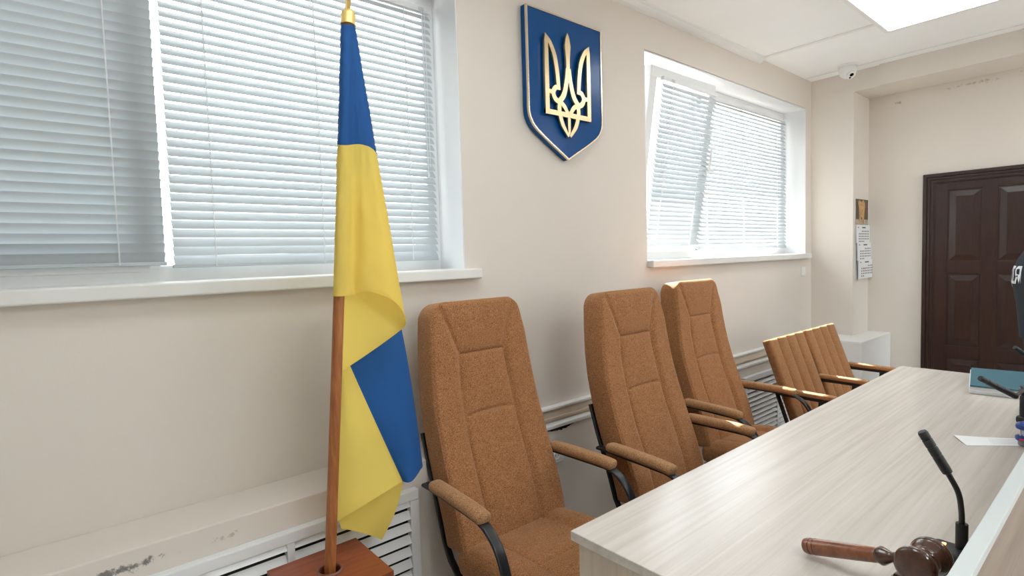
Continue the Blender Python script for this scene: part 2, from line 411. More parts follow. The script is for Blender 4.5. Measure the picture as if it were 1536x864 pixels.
# ------------------------------------------------------------------ windows
def ring(bm, x0, x1, z0, z1, w, y0, y1, bev=.004):
    bx(bm, x0, x1, y0, y1, z1-w, z1, bev); bx(bm, x0, x1, y0, y1, z0, z0+w, bev)
    bx(bm, x0, x0+w, y0+.0004, y1, z0+w-.004, z1-w+.004, bev); bx(bm, x1-w, x1, y0+.0004, y1, z0+w-.004, z1-w+.004, bev)
def window(name, x0, x1, z0, z1, sill_x1, sill_ext):
    w = struct_empty(name)
    bm = bmesh.new()   # plastered reveal lining
    bx(bm, x0-.001, x0+.006, D+.001, 2.20, z0, z1); bx(bm, x1-.006, x1+.001, D+.001, 2.20, z0, z1)
    bx(bm, x0, x1, D+.001, 2.20, z1-.006, z1+.001)
    struct('reveal', bm, m_reveal, w)
    bm = bmesh.new(); bx(bm, x0+.003 if x0 > 0 else x0-.05, sill_x1, 1.905, 2.14, z0-.025, z0+.018, .006, 3)
    struct('sill', bm, m_sill, w)
    bm = bmesh.new(); ring(bm, x0+.004, x1-.004, z0+.01, z1-.004, .06, 2.13, 2.20)
    struct('frame', bm, m_pvc, w)
    return w
w1 = window('window_1', W1[0], W1[1], W1[2], W1[3], 1.452, .05)
bm = bmesh.new(); bx(bm, .235, .291, 2.128, 2.198, 1.44, 2.57, .004)
ring(bm, W1[0]+.05, .262, 1.435, 2.575, .05, 2.122, 2.17)
struct('sash', bm, m_pvc, w1)
bm = bmesh.new(); bx(bm, W1[0]+.05, .24, 2.150, 2.156, 1.46, 2.57); struct('glass', bm, m_glass, w1)
bm = bmesh.new(); bx(bm, .287, 1.35, 2.160, 2.166, 1.44, 2.57); struct('glass', bm, m_glass, w1)

w2 = window('window_2', W2[0], W2[1], W2[2], W2[3], W2[1]+.02, .05)
bm = bmesh.new(); bx(bm, 3.495, 3.545, 2.128, 2.198, 1.44, 2.57, .004); struct('mullion', bm, m_pvc, w2)
bm = bmesh.new(); bx(bm, 3.54, 4.92, 2.160, 2.166, 1.44, 2.57); struct('glass', bm, m_glass, w2)
# tilted sash: hinged at its bottom rail
TILT = math.radians(8.6)
sash = bpy.data.objects.new('tilted_sash', None); col.objects.link(sash); sash.parent = w2
sash.location = (3.145, 2.135, 1.452); sash.rotation_euler = (TILT, 0, 0)
bm = bmesh.new(); ring(bm, -.362, .362, 0, 1.118, .066, -.02, .04, .005); struct('sash_frame', bm, m_pvc, sash)
bm = bmesh.new(); bx(bm, -.31, .31, .008, .014, .05, 1.07); struct('glass', bm, m_glass, sash)
bm = bmesh.new(); bx(bm, .325, .350, -.03, -.02, .52, .60, .003); tube(bm, [(.3375, -.03, .56), (.3375, -.06, .56)], .009)
sweep(bm, smooth_pts([(.3375, -.058, .55), (.3375, -.06, .60), (.3375, -.062, .68), (.3375, -.062, .70)]), rrect(.020, .012, .005))
struct('handle', bm, m_pvc, sash, smooth=True)
bm = bmesh.new(); bx(bm, .30, .46, -.028, -.012, .555, .575, .003); bx(bm, .30, .44, -.028, -.012, .395, .415, .003); struct('restrictor', bm, m_pvc, sash)

def blind(name, label, x0, x1, ztop, zbot, y, tilt, parent_m=None, wand=None, pitch=.0295, w=.0395, cords=2, cord_at=(.17, .83), wfac=1, tilt2=None):
    """venetian blind in the local frame of its empty: x across, z up, base at the bottom rail"""
    t = thing(name, label, 'window blind', ((x0+x1)/2, y, zbot), 0, 'white venetian blinds on the windows')
    hw = (x1-x0)/2; h = ztop-zbot
    obj('headrail', box(-hw, hw, -.0125, .0125, h-.024, h, .002), m_pvc, t)
    obj('bottom_rail', box(-hw, hw, -.011, .011, 0, .012, .003), m_slat, t)
    bm = bmesh.new(); z = .026; k = 0
    while z < h-.034:
        zw = zbot+z; q_ = max(0, min(1, (zw-1.80)/.14)); q_ = q_*q_*(3-2*q_)
        tl = math.radians((tilt if tilt2 is None else tilt+(tilt2-tilt)*q_) + random.uniform(-.8, .8)); ca, sa = math.cos(tl), math.sin(tl)
        cross = []
        for q in range(5):
            s = (q/4-.5)*w; crown = .0032*(1-(2*q/4-1)**2)
            cross.append((s*ca - crown*sa, s*sa + crown*ca))      # (y, z): room-side edge (negative y) hangs low for positive tilt
        sag = random.uniform(-.0006, .0006)
        nx = 7
        rows = [[bm.verts.new((-hw+.003+(2*hw-.006)*i/(nx-1), a, z+b+sag*math.sin(PI*i/(nx-1)*2))) for a, b in cross] for i in range(nx)]
        for i in range(nx-1):
            for j in range(4): bm.faces.new((rows[i][j], rows[i+1][j], rows[i+1][j+1], rows[i][j+1]))
        z += pitch
    o = obj('slats', bm, m_slat, t, smooth=True, angle=80)
    for c in cord_at:
        bm = bmesh.new(); x = -hw+2*hw*c
        for yy in (-.017, .017): tube(bm, [(x, yy*ca, .004), (x, yy*ca, h-.02)], .0011, 5)
        bx(bm, x-.0022, x+.0022, -.0185*ca-.0012, -.0185*ca, .004, h-.02) 
        obj('ladder_cord', bm, m_cord, t)
    if wand is not None:
        bm = bmesh.new(); x = -hw+2*hw*wand
        for dx in (0, .012): tube(bm, [(x+dx, -.024, h-.012), (x+dx+.004, -.026, h*.35+dx*2)], .0014, 6)
        lathe(bm, [(.001, 0), (.004, .002), (.005, .015), (.002, .026)], 10, Matrix.Translation((x+.004, -.026, h*.35-.024)))
        bx(bm, x-.008, x+.02, -.018, -.012, h-.02, h-.006, .002)
        obj('pull_cord', bm, m_cord, t)
    return t
blind('window_blind', 'nearly closed white venetian blind on the big window, left of the white mullion gap', W1[0]+.06, .305, 2.545, 1.455, 2.100, -58, cord_at=(.14, .50, .909))
blind('window_blind', 'open-slatted white venetian blind on the big window, directly behind the flag', .322, 1.352, 2.545, 1.445, 2.104, 50, wand=.95, cord_at=(.124, .493, .872))
bl = blind('window_blind', 'white venetian blind on the tilted-open sash of the small window', 3.145-.272, 3.145+.342, 2.52, 1.50, 2.0, 49, wand=.14, cord_at=(.17, .80))
bl.location = Vector((3.145+.03, 2.135, 1.452)) + Matrix.Rotation(TILT, 3, 'X') @ Vector((0, -.042, .045)); bl.rotation_euler = (TILT, 0, 0)
blind('window_blind', 'white venetian blind on the fixed pane of the small window, right of the tilted sash', 3.50, 4.925, 2.555, 1.455, 2.104, 50, wand=.965, cord_at=(.09, .465, .876))

# ------------------------------------------------------------------ emblem
TRY = []
def tryzub(bm, axis_fn, s, d0, d1):
    """trident strokes in units: x -6..6, y -10..10, scaled by s; each stroke its own extruded ribbon"""
    eps = [0]
    def ribbon(pts, ws, n=10):
        P = smooth_pts([(p[0], p[1], 0) for p in pts], n); m = len(P)
        Lp, Rp = [], []
        for i, p in enumerate(P):
            t = (P[min(i+1, m-1)]-P[max(i-1, 0)]).normalized(); nrm = Vector((-t.y, t.x, 0))
            f = i/(m-1)*(len(ws)-1); a = int(min(f, len(ws)-2)); w = ws[a]+(ws[a+1]-ws[a])*(f-a)
            Lp.append(p+nrm*w/2); Rp.append(p-nrm*w/2)
        eps[0] += .00012
        for i in range(m-1):
            q = [Lp[i], Lp[i+1], Rp[i+1], Rp[i]]
            A = [bm.verts.new(axis_fn(v.x*s, v.y*s, d0)) for v in q]; B = [bm.verts.new(axis_fn(v.x*s, v.y*s, d1-eps[0]*(1 if d1 > d0 else -1))) for v in q]
            bm.faces.new(A); bm.faces.new(B)
            bm.faces.new((A[0], A[1], B[1], B[0])); bm.faces.new((A[2], A[3], B[3], B[2]))
            if i == 0: bm.faces.new((A[3], A[0], B[0], B[3]))
            if i == m-2: bm.faces.new((A[1], A[2], B[2], B[1]))
    for k in (-1, 1):
        f = lambda pts: [(k*x, y) for x, y in pts]
        ribbon(f([(-5.72, 8.6), (-5.5, 7.2), (-5.5, 2), (-5.5, -6.0)]), [.05, .9, 1.0, 1.0])            # outer upright
        ribbon(f([(-5.75, 8.6), (-4.6, 7.2), (-3.5, 5.0), (-2.9, 2.0), (-2.6, -1.3)]), [.1, .9, 1.0, .95, .9])   # inner blade
        ribbon(f([(-2.3, -.75), (-3.4, -1.0), (-4.0, -2.0), (-3.5, -3.1), (-2.4, -3.6)]), [.75, .95, 1.0, 1.0, 1.0])   # hook
        ribbon(f([(-5.4, -1.9), (-3.8, -1.9)]), [.8, .8], 2)                                            # short tie
        ribbon(f([(-.25, 3.2), (-.55, .5), (-1.3, -2.0), (-2.6, -3.6)]), [.7, 1.0, 1.1, 1.0])            # flare of the shaft
        ribbon(f([(-2.5, -3.3), (-1.2, -4.2), (-.35, -5.4)]), [.9, .9, .8])                              # inner arc
        ribbon(f([(-2.35, -3.3), (-2.5, -5.2), (-1.7, -7.7), (-.15, -9.8)]), [1.0, .95, .9, .5])         # leaf edge
        ribbon(f([(-6.0, -5.7), (-3.0, -5.7), (0, -5.7)]), [.95, .95, .95], 3)                           # base bar
    ribbon([(0, 9.95), (0, 9.0), (0, 7.4), (0, 4.8), (0, 2.2), (0, 1.0)], [.05, .95, 1.5, .95, .85, 1.1])      # spear
    ribbon([(0, -4.9), (0, -7.5), (0, -9.4)], [.75, .7, .6], 4)                                          # leaf midrib
em = thing('wall_emblem', 'blue shield with a golden trident hanging on the wall between the windows', 'emblem', (2.015, D, 1.92))
hx, ht = .262, .69
def shield(inset, n=10):
    o = [(-hx+inset, ht-inset), (-hx+inset, .30)]
    P = [(-hx+inset, .30), (-hx+inset, .215+inset*.2), (-hx+.012+inset, .170+inset*.3), (-hx+.045+inset, .130+inset*.5), (-.13, .075+inset), (-.06, .035+inset*1.1), (0, inset*1.15)]
    sp = smooth_pts([(a, b, 0) for a, b in P], 6)
    o += [(p.x, p.y) for p in sp[1:]]
    return o + [(-a, b) for a, b in o[::-1][1:]]
AX = lambda u, v, d: Vector((u, -d, v))
bm = prism(bmesh.new(), shield(0), AX, .006, .040); obj('shield_board', bm, m_blue, em)
bm = bmesh.new(); A, B = shield(0), shield(.0075)
for d0, d1 in ((.040, .0445),):
    va = [bm.verts.new(AX(u, v, d1)) for u, v in A]; vb = [bm.verts.new(AX(u, v, d1)) for u, v in B]
    wa = [bm.verts.new(AX(u, v, .034)) for u, v in shield(-.0012)]; wb = [bm.verts.new(AX(u, v, d0-.001)) for u, v in B]
    n = len(A)
    for i in range(n):
        j = (i+1) % n
        bm.faces.new((va[i], va[j], vb[j], vb[i])); bm.faces.new((va[i], wa[i], wa[j], va[j])); bm.faces.new((vb[i], vb[j], wb[j], wb[i]))
obj('rim', bm, m_golddark, em)
bm = bmesh.new(); tryzub(bm, lambda u, v, d: Vector((u*1.09-.010, -d, v*1.03+.358)), .0245, .050, .064)
for x, z in ((-.13, .30), (.13, .30), (0, .50)): tube(bm, [(x, -.036, z), (x, -.055, z)], .006, 8)
obj('trident', bm, m_gold, em)

# ------------------------------------------------------------------ high-backed chairs
def pad(L, width, frame, th, height, rt=.05, rb=.02, re=.022, NX=64, NZ=110):
    """upholstered cushion: frame(t) -> (centre, normal), t 0..1 along its length; width(t) half-width; height(x, t) relief"""
    bm = bmesh.new(); ts = [i/NZ for i in range(NZ+1)]
    k = 10
    ts = [rb/L*(1-math.cos(PI/2*i/k)) for i in range(k)] + [rb/L+(1-rb/L-rt/L)*i/NZ for i in range(NZ)] + [1-rt/L+rt/L*math.sin(PI/2*i/k) for i in range(k+1)]
    def hw(t):
        w = width(t)
        if t > 1-rt/L: d = (t-(1-rt/L))*L; w -= rt-math.sqrt(max(0, rt*rt-d*d))
        if t < rb/L: d = (rb/L-t)*L; w -= rb-math.sqrt(max(0, rb*rb-d*d))
        return w
    F, B = [], []
    for t in ts:
        c, n = frame(t); w = hw(t); fr, br = [], []
        for i in range(NX+1):
            u = -math.cos(PI*i/NX)*.35+.65*(2*i/NX-1); x = u*w
            e = min(w-abs(x), (1-t)*L, t*L*1.2)
            dp = 0 if e >= re else -(re-math.sqrt(max(0, re*re-(re-e)**2)))
            fr.append(bm.verts.new(c+Vector((x, 0, 0))+n*(height(x, t)+dp)))
            br.append(bm.verts.new(c+Vector((x*.985, 0, 0))-n*(th+dp*.8)))
        F.append(fr); B.append(br)
    nz = len(ts)
    for i in range(nz-1):
        for j in range(NX):
            bm.faces.new((F[i][j], F[i][j+1], F[i+1][j+1], F[i+1][j])); bm.faces.new((B[i][j], B[i+1][j], B[i+1][j+1], B[i][j+1]))
    for i in range(nz-1):
        for j in (0, NX): bm.faces.new((F[i][j], F[i+1][j], B[i+1][j], B[i][j]))
    for j in range(NX):
        for i in (0, nz-1): bm.faces.new((F[i][j], F[i][j+1], B[i][j+1], B[i][j]))
    return bm
def segd(x, y, a, b):
    ax, ay = a; b0, b1 = b; dx, dy = b0-ax, b1-ay; q = max(0, min(1, ((x-ax)*dx+(y-ay)*dy)/(dx*dx+dy*dy)))
    return math.hypot(x-ax-q*dx, y-ay-q*dy)
def groove(x, y, lines, dep, sig):
    h = 0
    for ln in lines:
        d = min(segd(x, y, ln[i], ln[i+1]) for i in range(len(ln)-1))
        h = max(h, dep*math.exp(-(d/sig)**1.3))
    return -h
LB = .888
PF = (1.02265881, -2.02956395, 1.09262232, .14882335, -.01055685)       # recline of the front face: y over (z - .42)
def back_frame(t):
    q = -.005+.872*t
    y = np.polyval(PF, q); dy = np.polyval(np.polyder(np.array(PF)), q)
    tn = Vector((0, float(dy), 1)).normalized()
    return Vector((0, float(y), .42+q)), Vector((0, -tn.z, tn.y))
def back_width(t): return float(np.interp(t, [0, .06, .15, .27, .38, .5, .615, .73, .845, .925, 1], [.254, .256, .257, .258, .257, .254, .2495, .241, .2315, .2235, .217]))
TH1, TH2 = .767, .507
BL = []
for k in (-1, 1):
    BL.append([(k*.108, TH1*LB), (k*.118, .62*LB), (k*.121, TH2*LB), (k*.126, .3*LB), (k*.121, 0)])
    BL.append([(k*.108, TH1*LB), (k*.122, .81*LB), (k*.141, .872*LB), (k*.166, .94*LB), (k*.19, .99*LB)])
BL.append([(-.108, TH1*LB), (.108, TH1*LB)])
BL.append([(-.121, (TH2-.008)*LB), (-.06, (TH2+.002)*LB), (.06, (TH2+.002)*LB), (.121, (TH2-.008)*LB)])
def sst(q): q = max(0, min(1, q)); return q*q*(3-2*q)
def back_h(x, t):
    s = t*LB; h = groove(x, s, BL, .007, .0055)
    lim = float(np.interp(t, [0, .3, TH2, .62, TH1, .81, .872, .94, .99], [.121, .126, .121, .118, .108, .122, .141, .166, .19]))
    fade = 1-sst((t-.80)/.14)
    h += .011*sst((abs(x)-lim)/.03)*fade
    if abs(x) < lim and t < TH1:
        sg = t/TH2 if t < TH2 else (t-TH2)/(TH1-TH2)
        h += .008*math.sin(PI*max(0, min(1, sg)))**.6*(1-(abs(x)/lim)**4)
    if t >= TH1 and abs(x) < lim: h += .010*math.sin(PI*min(1, (t-TH1)/.26))**.7*(1-(abs(x)/lim)**4)
    w = back_width(t); e = min(w-abs(x), (1-t)*LB)
    h += -.0035*math.exp(-((e-.007)/.0025)**2)
    return h + .0012*hnoise(x*9, s*9, 1.7)
def seat_frame(t): return Vector((0, .03-.53*t, .425+.03*math.sin(PI*.5*min(1, t*1.6)))), Vector((0, 0, 1))
SLn = [[(-.135, 0), (-.135, .30), (-.150, .50)], [(.135, 0), (.135, .30), (.150, .50)], [(-.14, .30), (.14, .30)]]
def seat_h(x, t):
    s = t*.53; h = groove(x, s, SLn, .009, .008)
    k = max(0, min(1, (abs(x)-.135)/.03)); h += .012*k*(1-max(0, (abs(x)-.2)/.06)*.8)
    return h+.0012*hnoise(x*9, s*9, 5.1)
def make_chair(label):
    t = thing('armchair', label, 'armchair', (0, 0, 0), 0, 'high-backed armchairs behind the desk')
    obj('backrest', pad(LB, back_width, back_frame, .112, back_h, rt=.068, rb=.02, re=.018, NX=110, NZ=190), m_fab, t, smooth=True, angle=60)
    obj('seat', pad(.53, lambda q: .262, seat_frame, .10, seat_h, rt=.05, rb=.03, re=.045, NZ=70), m_fab, t, smooth=True, angle=60)
    bar = rrect(.036, .012, .005, 3)
    for k in (-1, 1):
        fr = bmesh.new()
        X = lambda y: k*(.291+.02*max(0, min(1, (.1-y)/.33)))
        path = [(.158, .634), (.10, .633), (0, .632), (-.15, .630), (-.20, .627), (-.245, .610), (-.285, .572), (-.315, .51), (-.333, .42), (-.34, .30), (-.338, .15), (-.328, .06), (-.30, .020), (-.25, .008), (0, .007), (.22, .007)]
        sweep(fr, smooth_pts([(X(y), y, z) for y, z in path], 6), bar, side=(1, 0, 0))
        f = obj('side_frame', fr, m_black, t, smooth=True, angle=50)
        bm = bmesh.new()
        pp = [(.105, .650), (.06, .652), (-.05, .651), (-.15, .649), (-.20, .645), (-.222, .641)]
        P = smooth_pts([(X(y), y, z) for y, z in pp], 6)
        prof = rrect(.056, .036, .017, 5); n = len(P)
        sc = [min(1, .45+.55*math.sqrt(max(0, 1-(1-min(1, min(i, n-1-i)/4))**2))) for i in range(n)]
        sweep(bm, P, prof, side=(1, 0, 0), scale=sc)
        obj('armrest_pad', bm, m_pad, t, smooth=True, angle=70)
        up = bmesh.new()
        q = []
        for tt in (.02, .2, .35, .475):
            c, nn = back_frame(tt); p = c-nn*.121; q.append((k*(back_width(tt)-.012), p.y, p.z))
        sweep(up, [(k*.235, .03, .30), (k*.24, .085, .36)]+q, rrect(.026, .010, .003, 2), side=(1, 0, 0))
        obj('back_support', up, m_black, t, smooth=True, angle=50)
    cb = bmesh.new()
    for y in (-.12, -.34): sweep(cb, [(-.31, y, .315), (.31, y, .315)], rrect(.03, .012, .004, 2))
    bx(cb, -.24, .24, -.42, .02, .30, .327, .003)
    obj('seat_base', cb, m_black, t)
    return t
c1 = make_chair('tan high-backed armchair right beside the flag, nearest end of the desk')
c1.location = (1.297, 1.545, 0)
dup(c1, (2.030, 1.355, 0), math.radians(0), 'tan high-backed armchair pushed in between the two others, its seat hidden by the desk')
dup(c1, (2.845, 1.513, 0), math.radians(0), 'tan high-backed armchair under the small window with sun on its top edge')

# ------------------------------------------------------------------ two-seat chair row in the corner
rw = thing('seat_row', 'brown two-seat chair row with ribbed backs in the corner beyond the desk chairs', 'linked chairs', (3.77, 1.31, 0))
BW = .245
def rb_frame(t):
    tn = Vector((0, .18, .50)).normalized()
    return Vector((0, .18*t, .41+.50*t)), Vector((0, -tn.z, tn.y))
RL = [[(x, 0), (x, .54)] for x in (-.125, 0, .125)]
def rb_h(x, t): return groove(x, .2, [[(q, 0), (q, .54)] for q in (-.125, 0, .125)], .014, .011)+.008*abs(math.sin(PI*(x+.25)/.125))
for cx in (-.262, .262):
    bm = pad(.532, lambda q: BW, rb_frame, .050, rb_h, rt=.014, rb=.014, re=.016, NX=64, NZ=20); bmesh.ops.translate(bm, verts=bm.verts[:], vec=(cx, 0, 0))
    obj('backrest', bm, m_fab2, rw, smooth=True, angle=60)
    bm = pad(.40, lambda q: .235, lambda t: (Vector((0, .0-.40*t, .44+.012*t)), Vector((0, 0, 1))), .06, lambda x, t: .006*math.cos(x*6), rt=.02, rb=.02, re=.02, NX=24, NZ=16)
    bmesh.ops.translate(bm, verts=bm.verts[:], vec=(cx, 0, 0)); obj('seat', bm, m_fab2, rw, smooth=True, angle=60)
for cx in (-.518, .005, .520):
    bm = bmesh.new(); sweep(bm, [(cx, .085, .622), (cx, 0, .62), (cx, -.17, .618), (cx, -.19, .616)], rrect(.046, .026, .009, 3), side=(1, 0, 0)); obj('armrest_pad', bm, m_pad, rw, smooth=True, angle=60)
    bm = bmesh.new(); bx(bm, cx-.016, cx+.016, -.18, .085, .588, .609, .003)
    bx(bm, cx-.015, cx+.015, -.135, -.105, .02, .588, .003); sweep(bm, [(cx, .128, .60), (cx, .05, .38), (cx, .045, .02)], rrect(.022, .016, .003, 2), side=(1, 0, 0))
    bx(bm, cx-.015, cx+.015, -.20, .20, 0, .025, .004); bx(bm, cx-.015, cx+.015, .06, .12, .590, .607, .003)
    obj('leg_frame', bm, m_black, rw)
bm = bmesh.new(); bx(bm, -.53, .53, -.28, -.25, .355, .38, .003); bx(bm, -.53, .53, .09, .115, .355, .385, .003); obj('seat_beam', bm, m_black, rw)

# ------------------------------------------------------------------ the desk
XD0, XD1, YD0, YD1 = .977, 3.752, .950, .172
dk = thing('desk', 'long pale wooden judges desk with a raised front panel', 'desk', ((XD0+XD1)/2, .56, 0))
def dl(bm): bmesh.ops.translate(bm, verts=bm.verts[:], vec=(-(XD0+XD1)/2, -.56, 0)); return bm
obj('tabletop', dl(box(XD0, XD1, .195, YD0, .725, .75, .002)), m_desk, dk)
for x in (XD0+.018, XD1-.043): obj('end_panel', dl(box(x, x+.025, .195, YD0-.012 if x < 2 else .86, 0, .7245, .001)), m_deskend, dk)
obj('middle_panel', dl(box(2.35, 2.375, .195, .80, 0, .7245, .001)), m_deskend, dk)
fp = obj('front_panel', dl(box(XD0-.03, XD1+.02, .1705, .1925, 0, .934, .001)), m_front_shaded, dk)
obj('top_edge', dl(box(XD0-.03, XD1+.02, .1685, .1945, .934, .950, .002)), m_edge, fp)

# ------------------------------------------------------------------ flag
PB = Vector((.582, 1.547, .36)); PT = at(522, 36, 1, 1.565)
b0 = at(495, 856, 2, .55); PB = b0 + (b0-PT).normalized()*.22
fl = thing('flag', 'blue and yellow flag draped from a brown wooden pole in a wooden stand', 'flag', PB)
pd = (PT-PB)
bm = bmesh.new(); tube(bm, [pd*(i/40) for i in range(41)], .0158, 20); obj('pole', bm, m_pole, fl, smooth=True)
zq = pd.normalized(); Mz = Matrix.Translation(pd) @ zq.to_track_quat('Z', 'Y').to_matrix().to_4x4()
bm = bmesh.new(); lathe(bm, [(.0210, -.004), (.0218, -.003), (.0218, .000), (.0208, .003), (.0208, .026), (.0195, .033), (.0155, .038), (.009, .0405), (.0045, .042), (.0040, .044)], 32, Mz)
cap = obj('finial', bm, m_brass, fl, smooth=True, angle=35)
bm = bmesh.new(); tryzub(bm, lambda u, v, d: Mz @ Vector((u, -d, v+.039+.0666)), .0068, -.006, .006)
rot = Matrix.Rotation(math.radians(-25), 4, zq)
bmesh.ops.transform(bm, matrix=Matrix.Translation(pd) @ rot @ Matrix.Translation(-pd), verts=bm.verts[:])
obj('trident_ornament', bm, m_brass, cap)
def lerp_tab(tab, a):
    for (a0, *p0), (a1, *p1) in zip(tab, tab[1:]):
        if a <= a1 or (a1, *p1) == tab[-1]:
            q = (a-a0)/(a1-a0); q = max(0, min(1, q))
            return [x+(y-x)*q for x, y in zip(p0, p1)]
def spl(tab, n):
    """dense smooth table (a, px, py, dy)"""
    P = []
    K = len(tab)
    T = [tab[0]]+list(tab)+[tab[-1]]
    for i in range(1, K):
        for k in range(n):
            t = k/n; a, b, c, d = [np.array(v, float) for v in T[i-1:i+3]]
            P.append(list(.5*((2*b)+(c-a)*t+(2*a-5*b+4*c-d)*t*t+(3*b-a-3*c+d)*t**3)))
    P.append(list(T[-1])); return P
yb = lambda py: PT.y + (b0.y-PT.y)*max(0, min(1, (py-36)/820))       # depth of the pole at that height
hem = spl([(-.1, 507, 443, .023), (0, 499.5, 443, .012), (.10, 504, 444, -.016), (.22, 518, 443.5, -.022), (.32, 529, 441.5, -.006), (.5, 551, 437, -.030), (.75, 583, 446, -.048), (.92, 601, 462, -.030), (1, 608.5, 481, .010), (1.08, 606, 490, .045), (1.3, 590, 503, .058), (1.6, 558, 526, .050), (2, 512, 557, .026)], 6)
top = spl([(-.1, 519, 35, .022), (0, 511.5, 35, .010), (.10, 514, 36, -.018), (.22, 523, 37, -.025), (.32, 530.5, 37, -.014), (.5, 532, 40, -.006), (.75, 532.5, 40, .002), (.92, 533, 40, .008), (1, 533, 41, .014), (1.08, 532, 41, .018), (1.3, 528, 41, .021), (1.6, 521, 41, .023), (2, 514, 41, .022)], 6)
bm = bmesh.new(); R_ = 90; rows = []
for i in range(R_+1):
    v = i/R_; row = []
    for (a, hx_, hy_, hd), (_, tx, ty, td) in zip(hem, top):
        px, py = tx+(hx_-tx)*v, ty+(hy_-ty)*v; dy = td+(hd-td)*v**.9
        wob = .006*v*hnoise(a*3.1, v*4.0, .3)+.0022*hnoise(a*9, v*16, 2.2)*min(1, v*6)
        if a < .3: wob = .0032*hnoise(a*10+v*9, v*22, 2.2)
        row.append(bm.verts.new(at(px+900*wob*.35, py, 1, yb(py)+dy+wob)-PB))
    rows.append(row)
KB = round(.44*R_)
for i in range(R_):
    for j in range(len(hem)-1):
        f = bm.faces.new((rows[i][j], rows[i][j+1], rows[i+1][j+1], rows[i+1][j])); f.material_index = 1 if i < KB else 0
# stitched hem: a thin doubled band along the lower edge
for j in range(len(hem)-1):
    q = []
    for (a, x, y, d), k in ((hem[j], 0), (hem[j+1], 0)):
        q.append((x, y, d))
    o = .0016
    s = [at(q[0][0], q[0][1]-4.5, 1, yb(q[0][1])+q[0][2]-o)-PB, at(q[1][0], q[1][1]-4.5, 1, yb(q[1][1])+q[1][2]-o)-PB,
         at(q[1][0], q[1][1]+.6, 1, yb(q[1][1])+q[1][2]-o)-PB, at(q[0][0], q[0][1]+.6, 1, yb(q[0][1])+q[0][2]-o)-PB]
    f = bm.faces.new([bm.verts.new(p) for p in s]); f.material_index = 0
# hanging lower sheet: left edge, colour seam, right edge, and the fold going round behind
Lg = lambda v: (510-4*v, 520+262*v); 
def seam(v): return (518+86*v**1.02, 532+190*v)
def right(v): return (597+34*v**.92+8*math.sin(PI*v)*.35, 468+236*v)
def ret(v): return (590+28*v, 470+210*v)
NU = 16; rows = []; NVv = 50
for i in range(NVv+1):
    v = i/NVv; row = []
    l, s_, r, b = Lg(v), seam(v), right(v), ret(v)
    for k in range(NU+1):
        u = k/NU; px, py = l[0]+(s_[0]-l[0])*u, l[1]+(s_[1]-l[1])*u
        dy = .095-.065*v-.02*math.sin(PI*u)*v+.008*hnoise(u*2, v*3, 7)+.010*v*(1-u)
        row.append((px, py, dy, 0))
    for k in range(1, NU+1):
        u = k/NU; px, py = s_[0]+(r[0]-s_[0])*u, s_[1]+(r[1]-s_[1])*u + 9*math.sin(PI*u)*v
        dy = .095-.065*v-.026*math.sin(PI*u*.9)*v+.035*u**3+.010*hnoise(u*2+2, v*3, 7)
        row.append((px, py, dy, 1))
    for k in range(1, 7):
        u = k/6; a = u*PI/2
        px, py = r[0]+5*math.sin(PI*min(u*1.2, 1))*v + (b[0]-r[0])*(1-math.cos(a)), r[1]-16*u*v
        row.append((px, py, .095-.065*v+.027+.05*math.sin(a), 1))
    rows.append([(bm.verts.new(at(p[0], p[1], 1, yb(p[1])+p[2])-PB), p[3]) for p in row])
for i in range(NVv):
    for j in range(len(rows[0])-1):
        f = bm.faces.new((rows[i][j][0], rows[i][j+1][0], rows[i+1][j+1][0], rows[i+1][j][0])); f.material_index = rows[i][j+1][1]
# back corner of the flag showing below
rows = []
for i in range(15):
    v = i/14; row = []
    a = (508+ 4*v, 779+14*v); m_ = (545-5*v, 752+51*v); c = (606-33*v**1.0+6*math.sin(PI*v), 712+98*v)
    for k in range(17):
        u = k/16; px, py = a[0]+(c[0]-a[0])*u, a[1]+(c[1]-a[1])*u+ (8-14*v)*math.sin(PI*u)*.4
        row.append(bm.verts.new(at(px, py, 1, yb(py)+.062+.01*math.sin(u*5+v*2))-PB))
    rows.append(row)
for i in range(14):
    for j in range(16): bm.faces.new((rows[i][j], rows[i][j+1], rows[i+1][j+1], rows[i+1][j]))
obj('flag_cloth', bm, [m_yel, m_blu], fl, smooth=True, angle=75)
# stand
st = thing('flag_stand', 'reddish-brown wooden stand holding the flagpole in a round collar', 'flag stand', (b0.x, b0.y, 0))
bm = bmesh.new()
# top board with a round hole
hw_, R0 = .138, .030; N = 48
sq = []
for i in range(N):
    a = 2*PI*(i+.5)/N; c, s = math.cos(a), math.sin(a); k = min(hw_/abs(c), hw_/abs(s)*.93); sq.append((c*k, s*k))
ci = [(R0*math.cos(2*PI*(i+.5)/N), R0*math.sin(2*PI*(i+.5)/N)) for i in range(N)]
for (cx_, cy_) in ((-1, -1), (1, -1), (1, 1), (-1, 1)):
    j = min(range(N), key=lambda i: (sq[i][0]-cx_*hw_)**2+(sq[i][1]-cy_*hw_*.93)**2); sq[j] = (cx_*hw_, cy_*hw_*.93)
L4 = [[bm.verts.new((x, y, z)) for x, y in ring_] for ring_, z in ((ci, .55), (sq, .55), (sq, .53), (ci, .53))]
for A, B in zip(L4, L4[1:]+L4[:1]):
    for i in range(N): bm.faces.new((A[i], A[(i+1) % N], B[(i+1) % N], B[i]))
obj('top_board', bm, m_mahog, st)
bm = bmesh.new(); 
for s1 in (-1, 1):
    bx(bm, s1*.125-.008, s1*.125+.008, -.115, .115, 0, .5295, .001); bx(bm, -.1165, .1165, s1*.107-.008, s1*.107+.008, 0, .5295, .001)
bx(bm, -.11, .11, -.095, .095, .30, .32)
obj('body', bm, m_mahog, st)
